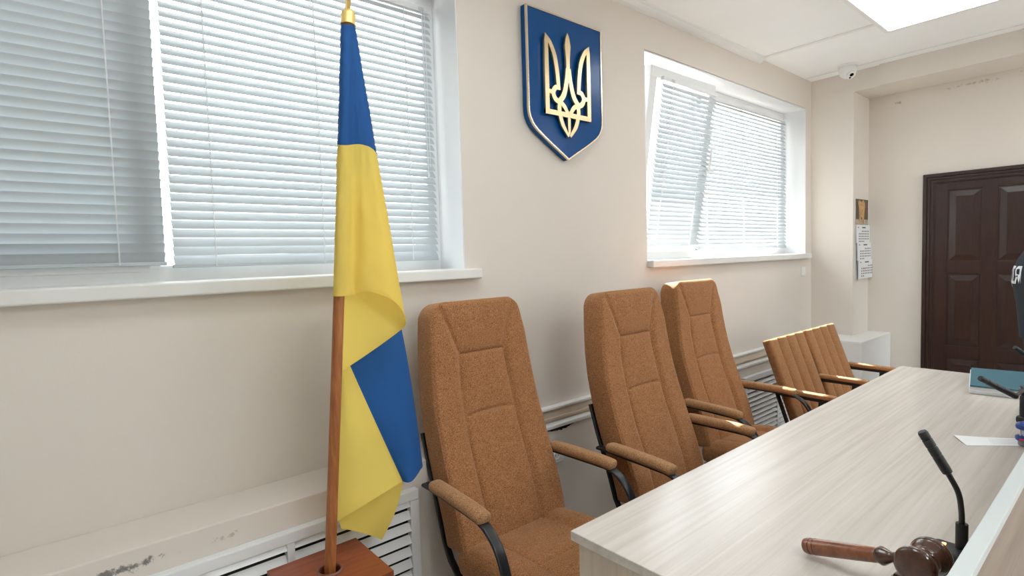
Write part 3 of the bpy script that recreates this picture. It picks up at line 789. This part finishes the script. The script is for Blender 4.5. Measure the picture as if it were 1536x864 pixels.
bm = bmesh.new(); lathe_ring = [(.0295, .548), (.0295, .5545), (.031, .5565), (.034, .5565), (.0365, .554), (.0375, .5505)]
rr = [[bm.verts.new((r*math.cos(2*PI*i/40), r*math.sin(2*PI*i/40), z)) for i in range(40)] for r, z in lathe_ring]
for A, B in zip(rr, rr[1:]):
    for i in range(40): bm.faces.new((A[i], A[(i+1) % 40], B[(i+1) % 40], B[i]))
obj('collar', bm, m_collar, st, smooth=True)

# ------------------------------------------------------------------ gavel and its block
def frame_mat(o, z, x):
    z = z.normalized(); x = (x - z*x.dot(z)).normalized(); y = z.cross(x)
    m = Matrix((x, y, z)).transposed().to_4x4(); m.translation = o; return m
E_ = at(1206, 818, 2, .772); HC = at(1385, 842, 2, .842)
gv = thing('gavel', 'dark wooden gavel lying on the near end of the desk', 'gavel', HC)
hd = (HC-E_); hl = hd.length
Mh = frame_mat(E_-HC, hd, Vector((0, 0, 1)))
k = 1
prof = [(.001, -.001), (.010, 0), (.0155, .004), (.0175, .011), (.0172, .0165), (.0160, .0175), (.0172, .019), (.0175, .026), (.0160, .0275), (.0174, .029), (.0172, .06), (.0160, .12), (.0150, hl-.088), (.0138, hl-.084), (.0155, hl-.081), (.0185, hl-.075), (.0185, hl-.072), (.011, hl-.058), (.0095, hl-.054), (.0115, hl-.04), (.0115, hl-.02)]
n1 = [i for i, p in enumerate(prof) if p[1] <= hl-.084]
obj('handle', lathe(bmesh.new(), prof[:len(n1)], 32, Mh), m_gavel, gv, smooth=True, angle=30)
for zz in (.0178, .0285): obj('handle_ring', lathe(bmesh.new(), [(.015, zz-.0012), (.0178, zz-.0008), (.0178, zz+.0008), (.015, zz+.0012)], 32, Mh), m_gaveld, gv, smooth=True, angle=30)
obj('handle_ferrule', lathe(bmesh.new(), [(.0135, hl-.0845)]+prof[len(n1):], 32, Mh), m_gaveld, gv, smooth=True, angle=30)
hp = Vector((-hd.y, hd.x, 0)); hp = hp if hp.x > 0 else -hp
Mhd = frame_mat(Vector((0, 0, 0)), hp + Vector((0, 0, -.05))*hp.length, Vector((0, 0, 1)))
Lh = .046; rA = .0365
hprof = [(.001, -Lh), (.028, -Lh), (.0325, -Lh+.002), (rA-.001, -Lh+.006), (rA, -Lh+.011), (rA-.001, -Lh+.016), (.0325, -Lh+.018), (.0325, -Lh+.0195), (.034, -Lh+.021), (.033, -Lh+.026), (.0275, -.010), (.026, -.007), (.0275, -.005), (.0275, .005), (.026, .007)]
hprof = hprof + [(r, -z) for r, z in hprof[::-1]][1:]
hprof = sorted(set(hprof), key=lambda p: p[1]); hprof = [(.001, -Lh)]+[p for p in hprof if p[0] > .002]+[(.001, Lh)]
hprof = [hprof[0]]+sorted(hprof[1:-1], key=lambda p: (p[1], p[0] if p[1] < 0 else -p[0]))+[hprof[-1]]
obj('head', lathe(bmesh.new(), hprof, 48, Mhd), m_gaveld, gv, smooth=True, angle=30)
sbp = at(1385, 872, 2, .75)
SB = HC - hp.normalized()*.012; SB = Vector((SB.x, SB.y, .7502))
sb = lathe(bmesh.new(), [(.001, 0), (.050, 0), (.053, .004), (.053, .014), (.049, .019), (.046, .023), (.0445, .030), (.046, .034), (.048, .040), (.0475, .048), (.043, .0535), (.038, .0552), (.001, .0552)], 48)
o = obj('sound_block', sb, m_gaveld, None, smooth=True, angle=30); o.location = SB
tag(o, 'round dark wooden sound block under the gavel head', 'sound block')

# ------------------------------------------------------------------ microphones
def mic(label, base, pts, tip0, tip1, sleeve_top, rz=0, led=False, br=(.06, .075)):
    t = thing('microphone', label, 'microphone', base, 0, 'gooseneck microphones on the desk')
    b = Vector(base); loc = lambda p: Vector(p)-b
    bm = bmesh.new(); bx(bm, -br[0]/2, br[0]/2, -br[1]/2, br[1]/2, 0, .026, .008, 3)
    bmesh.ops.rotate(bm, verts=bm.verts[:], cent=(0, 0, 0), matrix=Matrix.Rotation(rz, 3, 'Z'))
    bo = obj('base', bm, m_blackp, t, smooth=True, angle=40)
    if led:
        p = Vector((-.012, .020, .0262)); bm = lathe(bmesh.new(), [(.011, 0), (.011, .003), (.009, .005), (.001, .005)], 20, Matrix.Translation(p)); obj('button', bm, m_blackp, bo)
        bm = bmesh.new(); bx(bm, .002, .010, .012, .020, .026, .0295, .001); obj('status_light', bm, m_led, bo)
    st_ = loc(sleeve_top); s0 = Vector((st_.x, st_.y, .022))
    bm = bmesh.new(); sweep(bm, [s0, s0.lerp(st_, .97), st_], circ(.0115, 20), scale=[1, 1, .93]); obj('sleeve', bm, m_blackp, t, smooth=True, angle=40)
    P = smooth_pts([s0.lerp(st_, .9)]+[loc(p) for p in pts]+[loc(tip0)], 8)
    bm = bmesh.new(); n = len(P); tube(bm, P, .0058, 14); obj('gooseneck', bm, m_black, t, smooth=True, angle=40)
    a, c = loc(tip0), loc(tip1); d = (c-a)
    hdm = frame_mat(a-d*.04, d, Vector((0, 0, 1))); Lm = d.length*1.04
    prf = [(.006, 0), (.0098, .003), (.0105, .01)]
    z = .012
    prf += [(.0105, Lm*.40), (.0095, Lm*.41), (.0095, Lm*.43), (.0105, Lm*.44), (.0105, Lm*.60), (.0095, Lm*.61), (.0095, Lm*.64), (.0105, Lm*.65), (.0105, Lm*.80), (.0095, Lm*.81), (.0095, Lm*.83), (.0102, Lm*.84), (.0102, Lm-.004), (.0085, Lm), (.001, Lm)]
    obj('mic_head', lathe(bmesh.new(), prf, 20, hdm), m_blackp, t, smooth=True, angle=30)
    return t
bx0 = at(1441, 822, 2, .775)
S1 = at(1443, 785, 0, bx0.x)
mic('black gooseneck microphone beside the gavel, bent toward the chairs', (bx0.x-.015, bx0.y+.012, .75),
    [at(1442, 765, 0, bx0.x-.004), at(1437, 738, 0, bx0.x-.010)], at(1421, 708, 0, bx0.x-.018), at(1383, 647, 0, bx0.x-.040), S1, led=True, br=(.066, .075))
# second microphone, half out of the picture beyond the stamp
B2 = at(1534.5, 634, 2, .75); S2 = B2+Vector((0, 0, .105))
T2a = at(1523, 594, 0, 2.56); T2b = at(1470, 567, 0, 2.45)
mic('black gooseneck microphone reaching over the paper and the teal folder', B2, [S2+Vector((-.02, .006, .035)), S2.lerp(T2a, .6)+Vector((0, -.01, .022))], T2a, T2b, S2, br=(.034, .04))
B3 = Vector((3.66, .236, .75)); S3 = B3+Vector((0, 0, .12))
T3b = at(1522, 521, 0, 3.45); T3a = at(1541, 535, 0, 3.52)
mic('black gooseneck microphone at the far end of the desk, in front of the dark door', B3, [B3+Vector((0, .01, .17))], T3a, T3b, S3)

# ------------------------------------------------------------------ paper, folder, stamp
fo = thing('folder', 'teal folder on a stack of white sheets at the far end of the desk', 'folder', (3.52, .40, .75))
pA, pB_ = at(1455, 585, 2, .752), at(1457, 548, 2, .80)
fx0, fx1, fy1, fy0 = at(1455, 578, 2, .792).x, min(3.745, at(1457, 549, 2, .795).x), at(1456, 565, 2, .793).y, .275
o2 = Vector((3.52, .40, .75))
FL, BLk = at(1455, 578, 2, .79), at(1457, 549, 2, .79); FL.z = BLk.z = 0
e1 = (BLk-FL); e1 = e1.normalized()*min(e1.length, .47); e2 = Vector((e1.y, -e1.x, 0)).normalized()*.315
base2 = Vector((o2.x, o2.y, 0))
def slab(bm, u0, u1, v0, v1, z0, z1):
    P4 = [FL-base2+e1*u+e2*v for u, v in ((u0, v0), (u1, v0), (u1, v1), (u0, v1))]
    prism(bm, [(p.x, p.y) for p in P4], lambda x, y, d_: Vector((x, y, d_)), z0, z1); return bm
bm = bmesh.new(); n = 9
for i in range(n):
    z = .0005+.033*i/n; j = random.uniform(0, .012)
    slab(bm, .004+j, .97+j, -.015+j, .97+j, z, z+.0034)
obj('sheets', bm, m_paper, fo)
obj('cover', slab(bmesh.new(), 0, 1, 0, 1, .0345, .0415), m_teal, fo)
bm = bmesh.new()
P = [at(1430, 654, 2, .753), at(1450, 667.5, 2, .753)]
a, b_ = P; e = Vector((.02, -.23, 0)); dirx = (at(1536, 668, 2, .753)-at(1450, 667.5, 2, .753)); dirt = (at(1536, 657, 2, .753)-at(1430, 654, 2, .753))
q = [a, b_, b_+dirx*1.1, a+dirt*1.1]
G = []
for i in range(13):
    s = i/12; row = []
    for j in range(9):
        w = j/8; p = (q[0].lerp(q[3], s)).lerp(q[1].lerp(q[2], s), w)
        row.append((p.x, p.y, .7506+.006*(1-s)**3*(1-w)))
    G.append(row)
vv = [[bm.verts.new(p) for p in r] for r in G]; v2 = [[bm.verts.new((p[0], p[1], p[2]+.0006)) for p in r] for r in G]
for i in range(12):
    for j in range(8):
        bm.faces.new((vv[i][j], vv[i+1][j], vv[i+1][j+1], vv[i][j+1])); bm.faces.new((v2[i][j], v2[i][j+1], v2[i+1][j+1], v2[i+1][j]))
for i in range(12):
    for j in (0, 8): bm.faces.new((vv[i][j], vv[i+1][j], v2[i+1][j], v2[i][j]))
for j in range(8):
    for i in (0, 12): bm.faces.new((vv[i][j], vv[i][j+1], v2[i][j+1], v2[i][j]))
pap = obj('paper_sheet', bm, m_paper); origin_to(pap, (2.43, .33, .75)); tag(pap, 'single white sheet of paper with a pointed corner lying on the desk', 'paper')
bm = bmesh.new()
for k2 in range(4):
    w = .25+.17*k2; s0_, s1_ = .42, .85
    pa, pb = (q[0].lerp(q[3], s0_)).lerp(q[1].lerp(q[2], s0_), w), (q[0].lerp(q[3], s1_)).lerp(q[1].lerp(q[2], s1_), w)
    t_ = (q[1]-q[0]).normalized()*.0006
    vs = [bm.verts.new(Vector((p.x, p.y, .7526))-Vector((2.43, .33, .75))) for p in (pa-t_, pb-t_, pb+t_, pa+t_)]; bm.faces.new(vs)
obj('printed_lines', bm, m_ink, pap)

sp = at(1533, 670, 2, .75)
sm = thing('rubber_stamp', 'blue self-inking stamp standing on the sheet of paper', 'stamp', sp + Vector((.012, -.006, .0015)))
S = Matrix.Identity(4)
obj('base', lathe(bmesh.new(), [(.001, 0), (.016, 0), (.018, .003), (.019, .014), (.021, .018), (.001, .018)], 28), m_grey, sm, smooth=True, angle=35)
obj('lower_ring', lathe(bmesh.new(), [(.021, .018), (.025, .020), (.027, .026), (.026, .032), (.020, .035), (.001, .035)], 28), m_bluep, sm, smooth=True, angle=35)
bm = bmesh.new()
for a in range(4): tube(bm, [(.013*math.cos(a*PI/2+.6), .013*math.sin(a*PI/2+.6), .034), (.013*math.cos(a*PI/2+.6), .013*math.sin(a*PI/2+.6), .058)], .0028, 8)
lathe(bm, [(.007, .034), (.007, .058)], 16); obj('posts', bm, m_pvc, sm, smooth=True, angle=35)
obj('handle', lathe(bmesh.new(), [(.001, .056), (.018, .056), (.024, .059), (.026, .065), (.025, .072), (.020, .079), (.010, .083), (.001, .084)], 28), m_bluep, sm, smooth=True, angle=35)
bm = bmesh.new(); bx(bm, -.029, -.026, -.004, .012, .023, .029, .0005); obj('ink_window', bm, m_red, sm)

# ------------------------------------------------------------------ door
DY0, DY1, DZ = .24, 1.160, 1.930      # opening
d = struct_empty('door_1', (XB, (DY0+DY1)/2, 0)); dc = (DY0+DY1)/2
bm = bmesh.new()
def casing(bm, w, d0, d1, off):
    bx(bm, -d1, -d0, DY1-dc+off, DY1-dc+off+w, 0, DZ+off+w, .003); bx(bm, -d1, -d0, DY0-dc-off-w, DY0-dc-off, 0, DZ+off+w, .003)
    bx(bm, -d1-.0003, -d0, DY0-dc-off-w, DY1-dc+off+w, DZ+off, DZ+off+w+.0005, .003)
casing(bm, .082, 0, .018, -.004); casing(bm, .026, .016, .030, .050); casing(bm, .016, .016, .026, .028); casing(bm, .014, .016, .024, .004)
struct('door_casing', bm, m_door, d)
# the leaf sits a little proud inside the casing (the wall behind it is solid)
bm = bmesh.new(); bx(bm, -.006, -.0005, DY0-dc-.003, DY1-dc+.003, 0, DZ)
rowsz = [(1.31, 1.868), (.642, 1.212), (.10, .548)]; colsy = [(.868, 1.076), (.570, .777), (.330, .490)]
struct('door_leaf', bm, m_door, d)
leaf = bm = bmesh.new()
ys = [DY0] + sorted([v for c in colsy for v in c]) + [DY1]
for i in range(0, len(ys), 2): bx(bm, -.013, -.004, ys[i]-dc, ys[i+1]-dc, 0, DZ, .002)
zs = [0] + sorted([v for r in rowsz for v in r]) + [DZ]
for i in range(0, len(zs), 2):
    for c in colsy: bx(bm, -.0128, -.004, c[0]-dc-.002, c[1]-dc+.002, zs[i], zs[i+1], .002)
struct('door_rails', bm, m_door, d)
for r in rowsz:
    for c in colsy:
        bm = bmesh.new(); i0, i1 = .012, .052
        A = [(c[0]-dc+i0, r[0]+i0), (c[1]-dc-i0, r[0]+i0), (c[1]-dc-i0, r[1]-i0), (c[0]-dc+i0, r[1]-i0)]
        B = [(c[0]-dc+i1, r[0]+i1), (c[1]-dc-i1, r[0]+i1), (c[1]-dc-i1, r[1]-i1), (c[0]-dc+i1, r[1]-i1)]
        a = [bm.verts.new((-.0065, y, z)) for y, z in A]; e = [bm.verts.new((-.0145, y, z)) for y, z in B]; g = [bm.verts.new((-.0175, y, z)) for y, z in B]
        for i in range(4):
            bm.faces.new((a[i], a[(i+1) % 4], e[(i+1) % 4], e[i])); bm.faces.new((e[i], e[(i+1) % 4], g[(i+1) % 4], g[i]))
        bm.faces.new(g); ring_w = .012
        struct('door_panel', bm, m_door, d)
bm = bmesh.new()
for z in (.95,): tube(bm, [(-.014, .285-dc, z), (-.055, .285-dc, z), (-.060, .295-dc, z), (-.060, .40-dc, z)], .009); bx(bm, -.017, -.012, .262-dc, .308-dc, z-.11, z+.06, .003)
struct('door_handle', bm, m_golddark, d, smooth=True)

# ------------------------------------------------------------------ calendar, sockets, camera, lamps
ca = thing('calendar', 'hanging three-pad wall calendar with a tan animal picture on the side of the pillar', 'wall calendar', (5.275, YP, 1.17))
def cl(x0, x1, z0, z1, y0, y1, b=.0005): return box(x0-5.275, x1-5.275, y0-YP, y1-YP, z0-1.17, z1-1.17, b)
obj('backing_card', cl(5.125, 5.420, 1.19, 1.842, YP-.004, YP-.001), m_paper, ca)
pic = obj('picture', cl(5.125, 5.418, 1.630, 1.843, YP-.006, YP-.004), m_lionbg, ca)
bm = bmesh.new(); outl = [(-.055, -.10), (-.030, -.10), (-.025, -.04), (.0, -.05), (.02, -.10), (.052, -.10), (.060, -.02), (.075, .03), (.070, .075), (.045, .095), (.015, .09), (0, .075), (-.03, .085), (-.07, .092), (-.085, .07), (-.07, .03), (-.062, -.03)]
prism(bm, outl, lambda u, v, dd: Vector((5.262-5.275+u, YP-dd-YP, 1.742-1.17+v)), .006, .0072); obj('animal_figure', bm, m_lion, pic)
bm = bmesh.new(); bx(bm, 5.125-5.275, 5.418-5.275, -.0066, -.006, 1.631-1.17, 1.675-1.17); obj('pale_ground', bm, m_grasspic, pic)
tilt = 0
for i, (z0, z1) in enumerate(((1.475, 1.625), (1.330, 1.480), (1.178, 1.335))):
    dyy = .010+.008*i; pdm = bmesh.new(); x0, x1 = 5.122+.004*i, 5.440+.022*i
    for L in range(3): bx(pdm, x0-5.275, x1-5.275, -dyy-.002*L, -dyy-.002*L+.0017, z0-1.17+.001*L, z1-1.17)
    bm = pdm; yy = -dyy-.0046
    wdt = x1-x0
    for r in range(5):
        for c in range(7):
            if (r == 0 and c < 2+i) or (r == 4 and c > 3-i): continue
            xx = x0-5.275+wdt*(.16+.115*c); zz = z1-1.17-.045-.021*r
            bx(bm, xx, xx+wdt*.055, yy, yy+.0006, zz-.011, zz, mi=1)
    bx(bm, x0-5.275+wdt*.40, x0-5.275+wdt*.66, yy, yy+.0006, z1-1.17-.024, z1-1.17-.014, mi=1)
    bx(bm, x0-5.275+wdt*.08, x0-5.275+wdt*.15, yy, yy+.0006, z1-1.17-.024, z1-1.17-.014, mi=2)
    if i == 2:
        xx = x0-5.275+wdt*.345; rg = [(wdt*.07*math.cos(k*PI/10), .014*math.sin(k*PI/10)) for k in range(20)]
        for k in range(20):
            (a0, c0), (a1, c1_) = rg[k], rg[(k+1) % 20]
            bm.faces.new([bm.verts.new((xx+a*f, yy-.0004, z1-1.17-.085+c_*f)) for a, c_, f in ((a0, c0, 1), (a1, c1_, 1), (a1, c1_, .72), (a0, c0, .72))]).material_index = 2
    po = obj('date_pad', pdm, [m_paper, m_ink, m_red], ca)
def plate(name, label, cat, x, y, z, w, h, sock=False):
    t = thing(name, label, cat, (x, y, z))
    obj('plate', box(-w/2, w/2, -.010, 0, -h/2, h/2, .003), m_white, t)
    if sock:
        bm = lathe(bmesh.new(), [(.021, 0), (.021, .004), (.018, .005), (.017, .0015), (.001, .0015)], 24, Matrix.Translation((0, -.010, 0)) @ Matrix.Rotation(PI/2, 4, 'X')); obj('socket_well', bm, m_white, t)
        bm = bmesh.new()
        for dx in (-.0095, .0095): tube(bm, [(dx, -.0125, 0), (dx, -.0112, 0)], .0026, 8)
        obj('pin_holes', bm, m_darkgap, t)
    else:
        obj('rocker', box(-w*.36, w*.36, -.014, -.009, -h*.36, h*.36, .002), m_white, t)
    return t
p_ = at(1204, 407, 1, D); plate('light_switch', 'small white switch plate under the right corner of the small window', 'switch', p_.x, D, p_.z, .075, .075)
p_ = at(833, 682, 1, 1.895); plate('wall_socket', 'white wall socket low behind the first armchair', 'socket', p_.x, 1.895, p_.z, .10, .08, True)
p_ = at(1119, 560+13, 1, 1.895)
sc_ = thing('security_camera', 'white dome security camera on the ceiling in the corner by the beam', 'security camera', (4.86, 1.60, H))
obj('mount', lathe(bmesh.new(), [(.001, -.016), (.066, -.016), (.070, -.010), (.070, 0), (.001, 0)], 32), m_white, sc_, smooth=True, angle=35)
bm = bmesh.new(); bmesh.ops.create_uvsphere(bm, u_segments=28, v_segments=18, radius=.062)
for v in bm.verts: v.co += Vector((0, 0, -.042))
ball = obj('ball', bm, m_white, sc_, smooth=True, angle=80)
ld = Vector((-.38, -.50, -.78)).normalized(); Ml = frame_mat(Vector((0, 0, -.042))+ld*.052, ld, Vector((0, 0, 1)))
bm = bmesh.new(); lathe(bm, [(.034, -.002), (.034, .012), (.030, .015), (.001, .015)], 24, Ml); obj('visor', bm, m_white, ball, smooth=True, angle=35)
bm = bmesh.new(); lathe(bm, [(.014, .014), (.014, .018), (.001, .018)], 20, Ml @ Matrix.Translation((.008, 0, 0))); lathe(bm, [(.007, .014), (.007, .017), (.001, .017)], 16, Ml @ Matrix.Translation((-.018, 0, 0)))
obj('lens', bm, m_lens, ball)
def panel(label, x0, x1, y0, y1, group, dm=m_lamp):
    t = thing('ceiling_light', label, 'ceiling light', ((x0+x1)/2, (y0+y1)/2, H), 0, group)
    a, b2 = (x1-x0)/2, (y1-y0)/2; bm = bmesh.new(); f = .026
    for s1 in (-1, 1):
        bx(bm, s1*a, s1*(a-f), -b2, b2, -.030, 0, .002); bx(bm, -a+f, a-f, s1*b2, s1*(b2-f), -.0299, 0, .002)
    obj('frame', bm, m_white, t)
    obj('diffuser', box(-a+f, a-f, -b2+f, b2-f, -.027, -.004), dm, t)
    return t
panel('bright square-edged LED panel on the ceiling above the desk', 3.08, 4.28, .59, 1.187, 'ceiling light panels')
panel('unseen square-edged LED panel added on the ceiling nearer the camera', .2, 1.4, .59, 1.187, 'ceiling light panels')  # extra panel out of view, added for brightness
for x in (.2, 3.8):  # extra panels out of view, stronger than the visible one, added as fill
    for y in (-1.55, -3.1):
        panel('unseen LED ceiling panel added over the public side to brighten the room', x, x+1.2, y, y+.597, 'added fill light panels', m_filllamp)

# ------------------------------------------------------------------ the officer by the door
def skin_body(name, verts, edges, rads, m, parent, root=0, sub=2):
    me = bpy.data.meshes.new(name); me.from_pydata([Vector(v) for v in verts], edges, []); me.update()
    o = bpy.data.objects.new(name, me); col.objects.link(o)
    md = o.modifiers.new('skin', 'SKIN'); md.use_smooth_shade = True
    for i, r in enumerate(rads): me.skin_vertices[0].data[i].radius = r if isinstance(r, tuple) else (r, r); 
    for i in range(len(verts)): me.skin_vertices[0].data[i].use_root = (i == root)
    s = o.modifiers.new('sub', 'SUBSURF'); s.levels = sub; s.render_levels = sub
    me.materials.append(m); o.parent = parent
    return o
PX, PYY, PRZ = 4.66, .434, math.radians(-3)
pn = thing('person', 'person in a dark uniform vest with white lettering standing by the brown door', 'person', (PX, PYY, 0), PRZ)
# local frame: faces -y; x = the person's left is +x
V = [(0, .01, .93), (0, .0, 1.10), (0, -.005, 1.24), (0, .0, 1.36), (0, .01, 1.43), (0, -.005, 1.50), (0, -.02, 1.60),
     (.10, .01, .87), (.105, -.005, .50), (.11, .03, .10), (.115, -.09, .035),
     (-.10, .01, .87), (-.105, -.005, .50), (-.11, .03, .10), (-.115, -.09, .035),
     (.165, -.005, 1.365), (.20, -.02, 1.12), (.10, -.215, .99), (.045, -.25, .965),
     (-.165, -.005, 1.365), (-.20, -.02, 1.12), (-.10, -.215, .99), (-.045, -.25, .965)]
E2 = [(0, 1), (1, 2), (2, 3), (3, 4), (4, 5), (5, 6), (0, 7), (7, 8), (8, 9), (9, 10), (0, 11), (11, 12), (12, 13), (13, 14), (3, 15), (15, 16), (16, 17), (17, 18), (3, 19), (19, 20), (20, 21), (21, 22)]
RD = [(.155, .115), (.145, .105), (.160, .118), (.145, .10), (.065, .06), (.055, .055), (.05, .05), (.085, .085), (.062, .062), (.045, .045), (.04, .04), (.085, .085), (.062, .062), (.045, .045), (.04, .04), (.062, .062), (.048, .048), (.036, .036), (.032, .03), (.062, .062), (.048, .048), (.036, .036), (.032, .03)]
skin_body('uniformed_body', V, E2, RD, m_uni, pn)
bm = bmesh.new()
bmesh.ops.create_uvsphere(bm, u_segments=32, v_segments=24, radius=1)
for v in bm.verts:
    x, y, z = v.co; k = 1-.18*max(0, -z)
    v.co = Vector((x*.076*k, y*.096*(1-.08*max(0, -z)) - (.010*math.exp(-((z+.1)/.18)**2-(x/.22)**2) if y < 0 else 0), z*.118)) + Vector((0, -.03, 1.60))
hdo = obj('head', bm, m_skin, pn, smooth=True, angle=80)
bm = bmesh.new()
sweep(bm, smooth_pts([(0, -.126, 1.615), (0, -.140, 1.590), (0, -.147, 1.575), (0, -.128, 1.566)], 4), circ(.010, 10)); obj('nose', bm, m_skin, hdo, smooth=True)
bm = bmesh.new(); bx(bm, -.022, .022, -.128, -.112, 1.538, 1.548, .004); obj('mouth', bm, m_red, hdo, smooth=True)
for k in (-1, 1):
    bm = bmesh.new(); bmesh.ops.create_uvsphere(bm, u_segments=12, v_segments=8, radius=.011); bmesh.ops.translate(bm, verts=bm.verts[:], vec=(k*.030, -.112, 1.612)); obj('eye', bm, m_lens, hdo, smooth=True)
    bm = bmesh.new(); bmesh.ops.create_uvsphere(bm, u_segments=12, v_segments=10, radius=1)
    for v in bm.verts: v.co = Vector((v.co.x*.010+k*.077, v.co.y*.020-.02, v.co.z*.032+1.600))
    obj('ear', bm, m_skin, hdo, smooth=True)
bm = bmesh.new(); bmesh.ops.create_uvsphere(bm, u_segments=32, v_segments=24, radius=1)
for v in list(bm.verts):
    x, y, z = v.co; v.co = Vector((x*.081, y*.101, z*.122)) + Vector((0, -.026, 1.606))
bmesh.ops.delete(bm, geom=[v for v in bm.verts if v.co.z < 1.56 or (v.co.y < -.065 and v.co.z < 1.665)], context='VERTS')
obj('hair', bm, m_hair, hdo, smooth=True, angle=80)
for k in (-1, 1):   # hands: palm, four fingers, thumb as one skin each
    w = Vector((k*.045, -.25, .965)); dn = Vector((-k*.35, -.55, -.75)).normalized(); ix = Vector((0, -.80, .60)); ix = (ix-dn*ix.dot(dn)).normalized()
    hv, he, hr = [w, w+dn*.045, w+dn*.085], [(0, 1), (1, 2)], [(.026, .018), (.034, .017), (.036, .014)]
    for f in range(4):
        off = ix*(.027-.018*f); ln = (.070, .078, .073, .058)[f]; b1 = w+dn*.085+off*.9; i0 = len(hv)
        curl = Vector((-k*.35, 0, 0))
        hv += [b1, b1+(dn+curl*.3).normalized()*ln*.5, b1+(dn+curl*.3).normalized()*ln*.5+(dn+curl*1.2).normalized()*ln*.5]; he += [(2, i0), (i0, i0+1), (i0+1, i0+2)]; hr += [(.010, .010), (.0085, .0085), (.007, .007)]
    i0 = len(hv); tb = w+dn*.03+ix*.025; hv += [tb, tb+(dn*.6+ix*.8).normalized()*.035, tb+(dn*.6+ix*.8).normalized()*.035+(dn+ix*.2).normalized()*.03]; he += [(1, i0), (i0, i0+1), (i0+1, i0+2)]; hr += [(.012, .012), (.010, .010), (.008, .008)]
    skin_body('hand', hv, he, hr, m_skin, pn, sub=1)
# vest: a padded shell round the chest, with the lettering wrapped round its back
def vest_r(z):
    return (np.interp(z, [.86, 1.05, 1.20, 1.28, 1.35, 1.42], [.168, .176, .192, .186, .165, .110]), np.interp(z, [.86, 1.05, 1.20, 1.28, 1.35, 1.42], [.112, .128, .152, .148, .125, .085]))
def vest_pt(a, z, o=0):
    rx, ry = vest_r(z); c, s = math.cos(a), math.sin(a)
    p = 2.6; k = (abs(c)**p+abs(s)**p)**(-1/p)
    return Vector((c*k*(rx+o), s*k*(ry+o), z))
bm = bmesh.new(); NA = 64; zs_ = [.86+.56*i/22 for i in range(23)]
ro = [[bm.verts.new(vest_pt(2*PI*i/NA, z)) for i in range(NA)] for z in zs_]; ri = [[bm.verts.new(vest_pt(2*PI*i/NA, z, -.012)) for i in range(NA)] for z in zs_]
for i in range(22):
    for j in range(NA):
        k = (j+1) % NA; bm.faces.new((ro[i][j], ro[i][k], ro[i+1][k], ro[i+1][j])); bm.faces.new((ri[i][j], ri[i+1][j], ri[i+1][k], ri[i][k]))
for j in range(NA):
    k = (j+1) % NA
    for i in (0, 22): bm.faces.new((ro[i][j], ro[i][k], ri[i][k], ri[i][j]))
vest = obj('vest', bm, m_vest, pn, smooth=True, angle=50)
fc = bpy.data.curves.new('vest_text', 'FONT'); fc.body = 'ПОЛІЦІЯ'; fc.size = .105; fc.align_x = 'CENTER'; fc.resolution_u = 3; fc.offset = .002
fo_ = bpy.data.objects.new('vest_text', fc); col.objects.link(fo_)
dg = bpy.context.evaluated_depsgraph_get(); dg.update()
me = bpy.data.meshes.new_from_object(fo_.evaluated_get(dg)); bpy.data.objects.remove(fo_); 
bm = bmesh.new(); bm.from_mesh(me)
bmesh.ops.triangulate(bm, faces=bm.faces[:]); bmesh.ops.subdivide_edges(bm, edges=bm.edges[:], cuts=2, use_grid_fill=True)
xs_ = [v.co.x for v in bm.verts]; 
if xs_:
    wd = max(xs_)-min(xs_); sc2 = .37/wd
    for v in bm.verts:
        v.co = vest_pt(PI/2 + v.co.x*sc2/.185, 1.195+v.co.y*1.35, .0022)      # the back is +y; the word runs to the right shoulder
    obj('vest_lettering', bm, m_letter, vest)

# ------------------------------------------------------------------ light
w = bpy.data.worlds.new('World'); scene.world = w; w.use_nodes = True
nt = w.node_tree; bg = nt.nodes['Background']
tc = nt.nodes.new('ShaderNodeTexCoord'); sx = nt.nodes.new('ShaderNodeSeparateXYZ'); rp = nt.nodes.new('ShaderNodeValToRGB')
rp.color_ramp.elements[0].position = .42; rp.color_ramp.elements[0].color = (.95, .93, .90, 1)
rp.color_ramp.elements[1].position = .56; rp.color_ramp.elements[1].color = (.86, .95, 1, 1)
mr = nt.nodes.new('ShaderNodeMapRange'); mr.inputs[1].default_value = -1; mr.inputs[2].default_value = 1
nt.links.new(tc.outputs['Generated'], sx.inputs[0]); nt.links.new(sx.outputs['Z'], mr.inputs[0]); nt.links.new(mr.outputs[0], rp.inputs['Fac']); nt.links.new(rp.outputs[0], bg.inputs['Color'])
bg.inputs['Strength'].default_value = 5.5
sun = bpy.data.lights.new('sun', 'SUN'); sun.energy = 42.0; sun.angle = math.radians(.55); sun.color = (1, .95, .86)
so = bpy.data.objects.new('sun', sun); col.objects.link(so)
sd = Vector((.62, 1.0, 1.33)).normalized(); so.rotation_euler = sd.to_track_quat('Z', 'Y').to_euler(); so.location = (4, 8, 8)

scene.view_settings.view_transform = 'Standard'; scene.view_settings.look = 'None'
scene.view_settings.gamma = 1; scene.view_settings.use_curve_mapping = False
scene.view_settings.exposure = 0.2
scene.cycles.max_bounces = 8; scene.cycles.diffuse_bounces = 5; scene.cycles.transparent_max_bounces = 12
